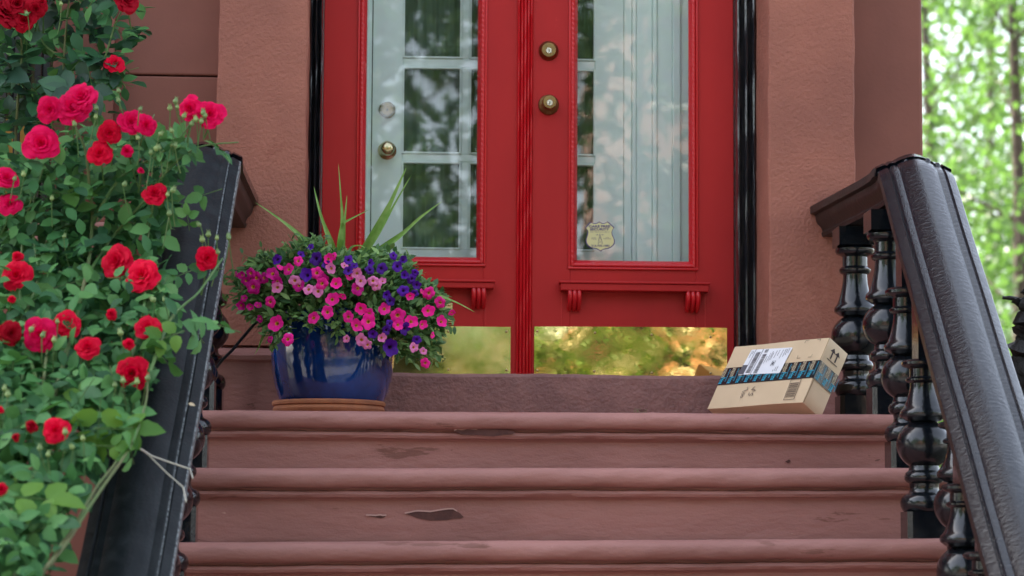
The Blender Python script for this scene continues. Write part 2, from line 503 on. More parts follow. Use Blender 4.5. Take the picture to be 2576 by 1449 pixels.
# pilasters, each of an upper and a rougher lower block
def pilaster(x0, x1, zj, dx):
    def jit(seedv):
        def f(t, i):
            return (0.0018 * math.sin(t * 9.1 + i * 2.2 + seedv) + 0.0012 * math.sin(t * 31 + i), 0.0)
        return f
    prof = [(x0, -.35), (x0 + .006, -.356), (x1 - .006, -.356), (x1, -.35), (x1, .25), (x0, .25)]
    hpart('pilaster_block', MB().prism(prof, 'Z', zj, 2.7, seg=60, jit=jit(1)), stone_wall)
    prof2 = [(p + (0.002 if p > (x0 + x1) / 2 else -.002), q - (.004 if q < 0 else 0)) for p, q in prof]
    hpart('pilaster_block', MB().prism(prof2, 'Z', .27, zj - .001, seg=40, jit=jit(2)), stone_wall)
    # plinth with a sloped ledge
    y0 = -.43
    pl = [(-.33, GZ), (y0, GZ), (y0, .205), (y0 - .012, .213), (y0 - .014, .228), (y0 + .004, .24), (y0 + .05, .252), (-.33, .268)]
    hpart('plinth', MB().prism(pl, 'X', x0 - .03 + dx[0], x1 + .015 + dx[1], seg=20, jit=lambda t, i: (.001 * math.sin(t * 60 + i), .001 * math.sin(t * 43 + i))), stone_step)
pilaster(XPL0, XPL1, P(650, 372, -.35).z, (0, 0))
pilaster(XPR0, XPR1, P(2050, 402, -.35).z, (0.01, 0.01))
# window beside the door
hpart('window_casing', MB().bbox(XW0, XW1, -.19, .2, ZW, 2.7, .004), stone_dark)
hpart('window_casing', MB().bbox(XW0 - .18, XW0 - .002, -.08, .2, ZW, 2.7, .004), stone_dark)
hpart('window_sill', MB().bbox(-2.8, XW1 + .02, -.27, .1, ZW - .10, ZW - .002, .012).bbox(-2.8, XW1, -.21, .1, ZW - .16, ZW - .101, .012), stone_step)
win = hpart('window', MB().box(-2.74, XW0 - .17, .1, .12, ZW, 2.7), glass_dark)
for k in range(5):
    x = P(118 - k * 22, 200, -.22).x - (k > 1) * k * .02
    MB().box(x - .011, x + .011, -.235, -.213, ZW + .01, 2.6).build('window_bar', iron, win)
for zz in (P(60, 280, -.22).z, P(60, 500, -.22).z):
    MB().box(-2.7, P(132, 300, -.22).x, -.211, -.196, zz - .012, zz + .012).build('window_bar', iron, win)
tag(MB().box(-2.7, P(72, 300, .05).x, .05, .06, ZW + .02, P(50, 300, .05).z).build('curtain', M('ochre_curtain', (0.33, 0.17, 0.03), 0.9), win), 'ochre curtain strip behind the window bars')
# door sill
SZ = P(1400, 941, -.28).z
sp = [(-.28, -.02), (-.283, SZ - .012), (-.277, SZ - .003), (-.265, SZ), (.6, SZ), (.6, -.02)]
hpart('door_sill', MB().prism(sp, 'X', XPL1 + .002, XPR0 - .002, seg=90, jit=lambda t, i: (.0012 * math.sin(t * 37 + i), .0016 * math.sin(t * 9 + 1) + .0008 * math.sin(t * 51 + i * 2) if i in (1, 2, 3) else 0)), stone_sill)
# vestibule shell
XF0, XF1 = P(777, 200, -.05).x, P(1903, 400, -.05).x
XD0, XD1 = P(812, 300, 0).x, P(1846, 400, 0).x
XM = P(1319, 500, 0).x
DT = 2.35
hpart('vestibule_wall', MB().box(-1.0, -.80, .06, 3.2, 0, 2.7).box(.98, XPR1 - .012, .252, 3.2, 0, 2.7).box(-.799, .979, .06, 3.2, DT + .05, 2.69).box(-.799, .979, .6, 3.2, 0, SZ - .01), inner_paint)
hpart('back_room', MB().box(-.799, .979, 1.6, 3.19, SZ, DT), dark_room)
# black door frame: fluted posts and head
def post(x0, x1):
    w = x1 - x0
    prof = [(x0, -.05)]
    nfl = 5
    for k in range(nfl):
        a = x0 + w * (k + .15) / nfl
        c = x0 + w * (k + .85) / nfl
        d = -.062 if k % 2 == 0 else -.05
        prof += [(a, d), ((a + c) / 2, d - .006), (c, d)]
    prof += [(x1, -.05), (x1, .06), (x0, .06)]
    sd_ = random.random() * 9
    hpart('door_frame', MB().prism(prof, 'Z', SZ + .001, DT + .045, seg=150,
          jit=lambda t, i: (.0008 * math.sin(t * 17 + i * 3 + sd_), .0010 * math.sin(t * 11 + i * 5 + sd_) + .0005 * math.sin(t * 43 + i * 2)) if 0 < i < len(prof) - 3 else (0, 0)), frame_black)
post(XPL1 + .001, XD0 - .003)
post(XD1 + .003, XPR0 - .001)
hpart('door_frame', MB().bbox(XPL1, XPR0, -.055, .06, DT + .046, 2.69, .01), frame_black)

# ------------------------------------------------------------------ doors
def lathe_front(m, c, prof, n=28, mi=0):
    """round fitting whose axis points out of the door; prof = (radius, distance out)"""
    return m.lathe(prof, c, n, 'Y', mi)

def rope(m, a, b, r, mi=0):
    """carved rope bead from a to b: overlapping slanted lobes"""
    a, b = Vector(a), Vector(b)
    Ln = (b - a).length
    d = (b - a) / Ln
    pitch = .0185
    n = max(4, int(Ln / (pitch / 5)))
    u = Vector((0, -1, 0))
    w = d.cross(u)
    seg = 8
    vs_, fs = [], []
    for k in range(n + 1):
        s_ = Ln * k / n
        for i in range(seg):
            th = math.pi * i / (seg - 1)
            ph = (s_ + .006 * math.cos(th)) / pitch * 2 * math.pi
            rr = r * (0.80 + .26 * abs(math.sin(ph / 2)) ** .8)
            vs_.append(a + d * s_ + w * (math.cos(th) * r) + u * (math.sin(th) * rr))
    for k in range(n):
        for i in range(seg - 1):
            fs.append((k * seg + i, k * seg + i + 1, (k + 1) * seg + i + 1, (k + 1) * seg + i))
    return m.add(vs_, fs, mi)

def door_leaf(x0, x1, gx0, gx1, gz, lab, sub):
    d = hpart('door', MB().bbox(x0, gx0 - .025, 0, .045, SZ + .006, DT, .003).bbox(gx1 + .025, x1, 0, .045, SZ + .006, DT, .003)
              .bbox(gx0 - .0255, gx1 + .0255, .001, .044, SZ + .007, gz - .025, .002).bbox(gx0 - .0255, gx1 + .0255, .001, .044, DT - .15, DT - .001, .002), red)
    d['label'] = lab
    tag(MB().box(gx0 - .02, gx1 + .02, .018, .022, gz - .02, DT - .14).build('glass_pane', glass, d))
    # stepped moulding around the pane: flat fillet, rope bead, inner slope
    m = MB()
    for (a, c) in (((gx0, gz), (gx0, DT - .15)), ((gx1, gz), (gx1, DT - .15))):
        s_ = -1 if a[0] == gx0 else 1
        xx = sorted((a[0] + s_ * .026, a[0] + s_ * .034))
        m.bbox(xx[0], xx[1], -.008, .004, gz - .034, DT - .1, .002)
        xx = sorted((a[0], a[0] + s_ * .012))
        m.prism([(a[0], .017), (a[0], .008), (a[0] + s_ * .012, -.006), (a[0] + s_ * .026, -.004), (a[0] + s_ * .026, .017)], 'Z', gz - .026, DT - .1)
        rope(m, (a[0] + s_ * .018, -.003, gz - .02), (a[0] + s_ * .018, -.003, DT - .1), .0085)
    m.bbox(gx0 - .034, gx1 + .034, -.0085, .004, gz - .034, gz - .026, .002)
    m.prism([(.017, gz), (.008, gz), (-.006, gz - .012), (-.0045, gz - .0255), (.017, gz - .0255)], 'X', gx0 - .012, gx1 + .012)
    rope(m, (gx0 - .018, -.003, gz - .018), (gx1 + .018, -.003, gz - .018), .008)
    m.build('glass_moulding', red_trim, d, smooth=True, angle=50)
    return d

GL0, GL1, GLZ = P(921, 300, 0).x, P(1201, 300, 0).x, P(1100, 646, 0).z
GR0, GR1, GRZ = P(1453, 300, 0).x, P(1733, 300, 0).x, P(1600, 656, 0).z
doorL = door_leaf(XD0, XM - .004, GL0, GL1, GLZ, 'red door leaf behind the flower pot', 'l')
doorR = door_leaf(XM + .028, XD1, GR0, GR1, GRZ, 'red door leaf with brass lock and knob', 'r')
# reeded astragal over the meeting joint
xa0, xa1 = P(1300, 500, -.02).x, P(1339, 500, -.02).x
prof = [(xa0, .02), (xa0, -.006)]
nr = 5
for k in range(nr):
    w = (xa1 - xa0) / nr
    c = xa0 + w * (k + .5)
    h = (-.012, -.02, -.024, -.018, -.010)[k]
    prof += [(c - w * .47, h + .004), (c - w * .25, h - .003), (c, h - .005), (c + w * .25, h - .003), (c + w * .47, h + .004)]
prof += [(xa1, -.004), (xa1, .02)]
MB().prism(prof, 'Z', SZ + .008, DT, seg=60, jit=lambda t, i: (.0005 * math.sin(t * 40 + i), .0007 * math.sin(t * 66 + i * 2))).build('astragal', red_trim, doorL, smooth=True, angle=60)

def shelf(d, px0, px1, py0, py1, brackets):
    a, b = P(px0, py0, -.05), P(px1, py1, -.05)
    z1 = P((px0 + px1) / 2, py0, -.055).z
    z0 = P((px0 + px1) / 2, py1, -.055).z
    MB().bbox(a.x, b.x, -.058, -.001, z0, z1 - .008, .003).bbox(a.x - .004, b.x + .004, -.064, -.0005, z1 - .0078, z1 + .001, .003).build('shelf', red, d)
    for (p0, p1, q) in brackets:
        xa, xb = P(p0, q, -.03).x, P(p1, q, -.03).x
        zb = P(p0, q, -.03).z
        m = MB()
        w = (xb - xa) / 3
        for k in range(3):
            c = xa + w * (k + .5)
            pr = []
            pts, rad = [], []
            for j in range(9):
                t = j / 8
                z = z0 - (z0 - zb) * t
                yy = -.046 + .028 * t ** 1.4 - .012 * math.sin(t * math.pi * 1.2)
                pts.append((c, yy, z))
                rad.append(w * (.5 if t < .95 else .34))
            m.tube(pts, rad, 8)
            m.box(c - w * .42, c + w * .42, -.02, -.0008, zb + .012, z0 - .0005)
        m.build('bracket', red_trim, d, smooth=True, angle=60)
shelf(doorR, 1410, 1783, 709, 732, [(1427, 1462, 779), (1724, 1761, 782)])
shelf(doorL, 870, 1243, 703, 723, [(888, 925, 770), (1185, 1222, 773)])
# faint panel joints on the lower rails
for d, a, b, q0, q1 in ((doorR, 1412, 1413, 742, 820), (doorR, 1773, 1774, 742, 828), (doorL, 1222, 1223, 730, 818)):
    MB().box(P(a, 700, 0).x, P(b, 700, 0).x + .001, -.0012, .004, P(a, q1, 0).z, P(a, q0, 0).z).build('panel_joint', red_trim, d)
# kick plates
def kick(d, px0, px1, py0, py1, mat, screws):
    a, b = P(px0, py0, -.004), P(px1, py1, -.004)
    zt = P((px0 + px1) / 2, py0, -.004).z
    g = MB()
    nx, nz = 40, 12
    vs_, fs = [], []
    for j in range(nz + 1):
        for i in range(nx + 1):
            x = a.x + (b.x - a.x) * i / nx
            z = SZ + .004 + (zt - SZ - .004) * j / nz
            bulge = .0011 * math.sin(i / nx * math.pi * 3.0 + .6) * math.sin(j / nz * math.pi)
            vs_.append((x, -.0045 - bulge - .0008, z + .003 * math.sin(i / nx * 2)))
    for j in range(nz):
        for i in range(nx):
            k = j * (nx + 1) + i
            fs.append((k, k + 1, k + nx + 2, k + nx + 1))
    g.add(vs_, fs)
    g.box(a.x, b.x, -.0015, -.0006, SZ + .004, zt)
    o = g.build('kick_plate', mat, d, smooth=True, angle=30)
    for sx, sy in screws:
        c = P(sx, sy, -.008)
        lathe_front(MB(), (c.x, -.006, c.z), [(.0048, 0), (.0048, .001), (.003, .0026), (.0005, .003)], 10).build('screw', screw_m, d, smooth=True)
    return o
kick(doorR, 1344, 1829, 824, 943, brass, [(1352, 833), (1497, 837), (1640, 842), (1788, 848), (1352, 932), (1495, 934), (1640, 938), (1788, 939)])
kick(doorL, 830, 1284, 822, 942, brass_dull, [(1128, 834), (1274, 834), (1128, 930), (1274, 931)])
# letter slot, half hidden by the flowers
a, b = P(1068, 760, -.005), P(1139, 813, -.005)
ls = MB().bbox(a.x, b.x, -.006, -.0005, b.z, a.z, .0025).bbox(a.x + .01, b.x - .022, -.012, -.005, b.z + .016, a.z - .016, .003).build('letter_slot', brass_bright, doorL)
for sx, sy in ((1130, 767), (1130, 806)):
    c = P(sx, sy, -.006)
    lathe_front(MB(), (c.x, -.006, c.z), [(.006, 0), (.006, .001), (.003, .0028), (.0005, .003)], 10).build('screw', screw_m, doorL, smooth=True)

def lockset(d, px, py, Y, kind, m1, m2, rp):
    c = P(px, py, Y)
    s_ = rp / 690.0
    if kind == 'bolt':
        pr = [(s_, 0), (s_, .004), (s_ * .93, .012), (s_ * .74, .022), (s_ * .70, .024), (s_ * .1, .0245)]
    elif kind == 'knob':
        pr = [(s_, 0), (s_, .003), (s_ * .9, .008), (s_ * .55, .014), (s_ * .40, .03), (s_ * .46, .04), (s_ * .64, .046), (s_ * .70, .054), (s_ * .70, .062), (s_ * .62, .067), (s_ * .1, .068)]
    else:
        pr = [(s_, 0), (s_, .004), (s_ * .75, .01), (s_ * .45, .02), (s_ * .55, .035), (s_ * .76, .045), (s_ * .8, .055), (s_ * .66, .066), (s_ * .35, .071), (s_ * .08, .072)]
    o = lathe_front(MB(), (c.x, Y, c.z), pr, 32).build('deadbolt' if kind == 'bolt' else 'door_knob', m1, d, smooth=True, angle=50)
    if kind != 'ball':
        h = pr[-1][1]
        k = MB()
        lathe_front(k, (c.x, Y - h + .002, c.z - s_ * .08), [(s_ * .30, 0), (s_ * .30, .002), (s_ * .27, .003), (s_ * .02, .003)], 18, 0)
        k.box(c.x - .0016, c.x + .0016, Y - h - .0018, Y - h - .0009, c.z - s_ * .24, c.z + s_ * .06, 1)
        k.build('key_cylinder', [m2, black_hole], d, smooth=True, angle=40)
    return o
lockset(doorR, 1380, 128, -.0005, 'bolt', brass_old, steel, 25.5)
lockset(doorR, 1380, 264, -.0005, 'knob', brass_old, steel, 26.5)

# security sticker on the right pane
st = MB()
def S(zx, zy, Y):
    return P((2300 + zx / 7.245) * .6289, (850 + zy / 7.245) * .6289, Y)
shield = [(455, 268), (505, 300), (560, 310), (620, 302), (665, 282), (700, 258), (735, 282), (790, 305), (850, 305), (905, 285), (950, 255),
          (1015, 310), (1080, 370), (1150, 435), (1105, 490), (1080, 550), (1085, 630), (1120, 710), (1150, 780), (1160, 840), (1145, 910), (1105, 970),
          (1040, 1020), (960, 1050), (870, 1065), (800, 1090), (745, 1132), (690, 1090), (620, 1058), (530, 1042), (440, 1020), (365, 960), (320, 890),
          (308, 820), (325, 730), (355, 640), (370, 560), (350, 500), (295, 440), (340, 385), (400, 320)]
cen = (730, 690)
st.poly([S(x, y, .0165) for x, y in shield], 1)
st.poly([S(cen[0] + (x - cen[0]) * .935, cen[1] + (y - cen[1]) * .935, .0155) for x, y in shield], 0)
def stext(body, zx, zy, zh, zw, Y=.0145, bold=0.0):
    vs_, fs = text_mesh(body, 1.0, bold)
    xs = [v.x for v in vs_]; ys = [v.y for v in vs_]
    w, h = max(xs) - min(xs), max(ys) - min(ys)
    cx, cy = (max(xs) + min(xs)) / 2, (max(ys) + min(ys)) / 2
    st.add([S(zx + (v.x - cx) / w * zw, zy - (v.y - cy) / h * zh, Y) for v in vs_], fs, 1)
stext('CARE FREE', 710, 400, 72, 620, bold=.03)
stext('SECURITY', 710, 487, 72, 560, bold=.03)
stext("WE'RE THERE WHEN YOU'RE NOT", 720, 565, 24, 570)
stext('516-735-1083', 738, 962, 62, 520, bold=.02)
stext('CENTRAL', 545, 738, 24, 140)
stext('STATION', 545, 772, 24, 140)
stext('24 HR', 930, 725, 24, 90)
stext('MONITORING', 930, 760, 24, 225)
for x0, y0, x1, y1, w in ((720, 610, 668, 915, 9), (720, 610, 802, 912, 9), (690, 800, 785, 900, 6), (768, 800, 680, 900, 6), (703, 710, 760, 790, 6), (742, 705, 692, 790, 6), (668, 913, 802, 912, 7)):
    st.poly([S(x0 - w / 2, y0, .0145), S(x0 + w / 2, y0, .0145), S(x1 + w / 2, y1, .0145), S(x1 - w / 2, y1, .0145)], 1)
for s_ in (-1, 1):
    st.poly([S(720 + s_ * x, y, .0145) for x, y in ((35, 650), (75, 622), (65, 640), (125, 642), (60, 662), (70, 648))], 1)
o = st.build('sticker', [sticker_y, sticker_b], doorR)
o['label'] = 'small yellow shield sticker reading CARE FREE SECURITY on the glass'

# ------------------------------------------------------------------ inner door seen through the glass
YI = .17
def X_(px, Y=YI): return P(px, 350, Y).x
def Z_(py, Y=YI): return P(1240, py, Y).z
inner = MB()
ix0, ix1 = X_(936), X_(1568)
rows = [(-350, -240), (-72, 149), (171, 389), (409, 629)]
zrows = [(Z_(629), Z_(409)), (Z_(389), Z_(171)), (Z_(149), Z_(-72)), (Z_(-94), Z_(-312))]
cols = [(X_(1011), X_(1160)), (X_(1180), X_(1329)), (X_(1349), X_(1497))]
inner.box(ix0, cols[0][0], YI, YI + .04, SZ + .02, 2.28)
inner.box(cols[2][1], ix1, YI, YI + .04, SZ + .02, 2.28)
inner.box(cols[0][0], cols[2][1], YI, YI + .04, SZ + .02, zrows[0][0])
inner.box(cols[0][0], cols[2][1], YI, YI + .04, zrows[3][1], 2.28)
idoor = hpart('inner_door', inner, inner_paint)
idoor['label'] = 'pale green glazed inner door behind the red doors'
mu = lambda *a: MB().bbox(*a, .004, 2).build('glazing_bar', inner_paint, idoor)
for k in range(3):
    mu(cols[0][0], cols[2][1], YI + .002, YI + .038, zrows[k][1], zrows[k + 1][0])
for k in range(2):
    for z0, z1 in zrows:
        mu(cols[k][1], cols[k + 1][0], YI + .003, YI + .037, z0 - .001, z1 + .001)
for (x0, x1) in cols:
    for z0, z1 in zrows:
        MB().box(x0 - .002, x1 + .002, YI + .018, YI + .021, z0 - .002, z1 + .002).build('pane', glass_in, idoor)
        m = MB()          # bead around each pane
        t = .007
        m.bbox(x0, x0 + t, YI - .004, YI + .017, z0, z1, .002).bbox(x1 - t, x1, YI - .004, YI + .017, z0, z1, .002)
        m.bbox(x0 + t, x1 - t, YI - .004, YI + .017, z0, z0 + t, .002).bbox(x0 + t, x1 - t, YI - .004, YI + .017, z1 - t, z1, .002)
        m.build('pane_bead', inner_paint, idoor)
lockset(idoor, 974, 277, YI - .0005, 'bolt', brass_old, brass_old, 22)
lockset(idoor, 974, 379, YI - .0005, 'ball', brass_bright, brass_old, 24)
# curtain hanging behind the inner panes
cv, cf = [], []
n = 160
for i in range(n + 1):
    x = cols[0][0] - .03 + (cols[2][1] - cols[0][0] + .06) * i / n
    y = YI + .085 + .012 * math.sin(i * .55) + .006 * math.sin(i * 1.31 + 1)
    cv += [(x, y, SZ + .3), (x, y + .004 * math.sin(i), 2.25)]
for i in range(n):
    cf.append((2 * i, 2 * i + 2, 2 * i + 3, 2 * i + 1))
MB().add(cv, cf).build('curtain', curtain_m, idoor, smooth=True, angle=180)
# casing and lining beside the inner door
m = MB()
for a, b, dep in ((1569, 1589, -.004), (1589.3, 1600, -.012), (1600.3, 1640, -.007), (1640.3, 1652, -.014), (1652.3, 1691, -.003), (1691.3, 1712, -.010)):
    m.bbox(X_(a), X_(b), YI + dep, YI + .05, SZ, 2.33, .004)
m.box(X_(1712), .979, YI - .002, YI + .05, SZ, 2.33)
m.box(-.799, ix0 - .004, YI - .012, YI + .05, SZ, 2.33)
m.bbox(ix0 - .03, ix0 - .016, YI - .03, YI, SZ, 2.33, .004)
m.box(ix0, ix1 + .003, YI, YI + .05, 2.285, 2.33)
hpart('inner_casing', m, inner_paint)

# ------------------------------------------------------------------ stoop
stoop = thing('stone_stoop', 'brown painted stone steps with rounded nosings leading up to the doors', 'steps', (0, -1.6, GZ))
NOSE_Y = [-1.20, -1.46, -1.72, -1.98, -2.24, -2.50, -2.76, -3.02, -3.28, -3.54]
NZ = [0.0, P(1400, 1176, -1.46).z, P(1400, 1359, -1.72).z]
for k in range(3, 10):
    NZ.append(NZ[2] + (GZ - NZ[2]) * (k - 2) / 8)
SROLL = [.003, .008, .0115, .006, 0, 0, 0, 0, 0, 0]
for k in range(9):
    y, z = NOSE_Y[k], NZ[k]
    h = .078 if k == 0 else .084
    prof = [(y + .30 if k else .0, z)]
    prof += [(y + .06, z), (y + .034, z - .001)]
    for j in range(9):
        t = j / 8 * math.pi
        prof.append((y + .030 - .030 * math.sin(t) ** .8, z - .002 - (h * .70) * (1 - math.cos(t)) / 2))
    zb = z - h * .72
    prof += [(y + .046, zb - .001), (y + .048, zb - .007), (y + .030, zb - .011), (y + .024, zb - .020), (y + .030, zb - .029), (y + .050, zb - .033), (y + .056, zb - .040)]
    prof += [(y + .058, (NZ[k + 1] - .10) if k < 9 else GZ), (y + .30 if k else .0, (NZ[k + 1] - .10))]
    x0, x1 = -1.30, (1.115, 1.24, 1.30)[min(k, 2)]
    ph = k * 1.7
    def jit(t, i, ph=ph, np_=len(prof), k=k):
        roll = SROLL[k] * t
        if i == 0 or i >= np_ - 2:
            return (0, roll)
        e = .35 if i < 3 else (0.0 if i >= np_ - 4 else 1.0)
        return ((.0016 * math.sin(t * 7 + ph) + .0012 * math.sin(t * 23 + i * .6 + ph * 2) + .0008 * math.sin(t * 61 + i)) * e,
                roll + (.0012 * math.sin(t * 5.3 + ph) + .0009 * math.sin(t * 19 + ph + i * .4) + .0006 * math.sin(t * 71 + i * 1.1)) * e)
    MB().prism(prof, 'X', x0, x1, seg=120, jit=jit).build('step', stone_step, stoop, smooth=True, angle=38)
MB().box(-1.235, 1.20, -1.1, -.30, GZ, -.105).box(-1.235, 1.20, -3.5, -1.11, GZ, GZ + .3).build('stoop_core', stone_dark, stoop)
# flaked paint patches: sunk dark stone with a curled pale lip
def flake(parent, pts, Y, lip, name='peeled_patch'):
    m = MB()
    m.poly([P(x, y, Y) for x, y in pts], 0)
    for (x0, y0), (x1, y1) in zip(lip[:-1], lip[1:]):
        m.add([P(x0, y0 - 3.2, Y - .0005), P(x1, y1 - 3.2, Y - .0005), P(x1, y1 + .6, Y - .003), P(x0, y0 + .6, Y - .003)], [(0, 1, 2, 3)], 1)
    return m.build(name, [peel_m, peel_edge], parent)
steps = [o for o in stoop.children if o.name.startswith('step')]
RY2 = NOSE_Y[1] + .058 - .004
big = [(1018, 1292), (1030, 1290), (1043, 1287), (1052, 1286), (1068, 1287), (1083, 1288), (1100, 1285), (1112, 1283), (1128, 1281), (1140, 1281), (1150, 1287), (1157, 1291),
       (1162, 1296), (1167, 1301), (1160, 1304), (1140, 1305), (1125, 1308), (1100, 1309), (1080, 1309), (1062, 1306), (1048, 1303), (1036, 1298)]
flake(steps[1], big, RY2, big[:11])
sm = [(921, 1297), (932, 1297), (945, 1298), (956, 1296), (963, 1298), (972, 1297), (966, 1302), (958, 1304), (945, 1301), (932, 1299)]
flake(steps[1], sm, RY2, sm[:6])
un = [(1142, 1084), (1150, 1080), (1163, 1082), (1176, 1079), (1200, 1080), (1230, 1078), (1262, 1081), (1285, 1083), (1298, 1087), (1288, 1092), (1265, 1094), (1240, 1098), (1215, 1096), (1185, 1094), (1160, 1092)]
flake(steps[0], un, NOSE_Y[0] + .0195, un[:5])
for pts in ([(1606, 1031), (1620, 1029), (1628, 1034), (1612, 1037)], [(1975, 1161), (1985, 1156), (1990, 1160), (1982, 1165)], [(480, 1355), (500, 1357), (520, 1361), (545, 1365), (530, 1363), (505, 1359)]):
    flake(steps[1 if pts[0][1] > 1100 else 0], pts, (NOSE_Y[0] - .003) if pts[0][1] < 1100 else ((NOSE_Y[0] + .053) if pts[0][1] < 1200 else RY2), [])
# a wisp of dry weed in the joint at the back of the landing
wd = MB()
for k in range(7):
    a0 = P(1596 + k * 5, 1038, -1.12)
    wd.tube([a0, a0 + Vector((.004 * math.sin(k * 2), 0, .008)), a0 + Vector((.016 * math.sin(k * 2.1), -.004, .012 + .003 * math.sin(k)))], [.0012, .001, .0004], 4)
tag(wd.build('dry_weed', M('dry_weed', (0.16, 0.17, 0.07), 0.9)), 'tiny wisp of dry weed on the edge of the top step', 'weed')

# ------------------------------------------------------------------ railings
BAL = [(.001, .61)]
def baluster_mesh(name, blk_tilt, hb, ht):
    """turned baluster from tread (z=0) to under the rail, square base and top block"""
    m = MB()
    # octagon-cornered square base
    m.prism([(-.064, -.05), (-.05, -.064), (.05, -.064), (.064, -.05), (.064, .05), (.05, .064), (-.05, .064), (-.064, .05)], 'Z', -.02, .094)
    pr = [(.056, .092), (.062, .098), (.068, .11), (.069, .122), (.066, .135), (.058, .145), (.047, .150), (.043, .156), (.041, .168), (.043, .18), (.051, .185),
          (.056, .193), (.057, .203), (.053, .213), (.046, .218), (.044, .222)]
    for j in range(13):
        t = math.pi * (.18 + .66 * j / 12)
        pr.append((.0785 * math.sin(t), .300 - .0785 * math.cos(t) * .99))
    pr += [(.05, .372), (.055, .376), (.066, .383), (.069, .391), (.067, .401), (.060, .409), (.0535, .425), (.047, .45), (.0415, .48), (.039, .505), (.039, .515),
           (.047, .519), (.051, .526), (.051, .533), (.046, .539), (.0405, .543), (.040, .575), (.045, .58), (.058, .585), (.063, .593), (.063, .603), (.057, .611), (.045, .615)]
    zs = hb / .612
    m.lathe([(r * 1.07, h if h < .409 else .409 + (h - .409) * (hb - .409) / (.615 - .409)) for r, h in pr], n=26)
    q = .066 if blk_tilt == 0 else .045
    t = blk_tilt
    qx = .066 if blk_tilt == 0 else .024
    m.add([(-qx, -q, hb - .003 - t * .3), (q, -q, hb - .003 - t * .3), (q, q, hb - .003), (-qx, q, hb - .003), (-qx, -q, ht - t), (q, -q, ht - t), (q, q, ht + t), (-qx, q, ht + t)],
          [(0, 3, 2, 1), (4, 5, 6, 7), (0, 1, 5, 4), (1, 2, 6, 5), (2, 3, 7, 6), (3, 0, 4, 7)])
    return m.mesh(name, black_gloss, smooth=True, angle=35)

HW = .121
RP = [(-HW, -.036), (-HW, -.010), (-HW + .004, -.006), (-.093, .006), (-.088, .002), (-.084, .005), (-.081, .011), (-.070, .013), (-.062, .013), (-.058, .018), (-.044, .026), (-.024, .034), (-.006, .038),
      (.006, .038), (.024, .034), (.044, .026), (.058, .018), (.062, .013), (.070, .013), (.081, .011), (.084, .005), (.088, .002), (.093, .006), (HW - .004, -.006), (HW, -.010), (HW, -.036)]
RP_UNDER = [(.104, -.040), (.102, -.058), (.094, -.074), (.082, -.086), (.078, -.098), (.082, -.106), (.078, -.118), (-.078, -.118), (-.082, -.106), (-.078, -.098), (-.082, -.086), (-.094, -.074), (-.102, -.058), (-.104, -.040)]

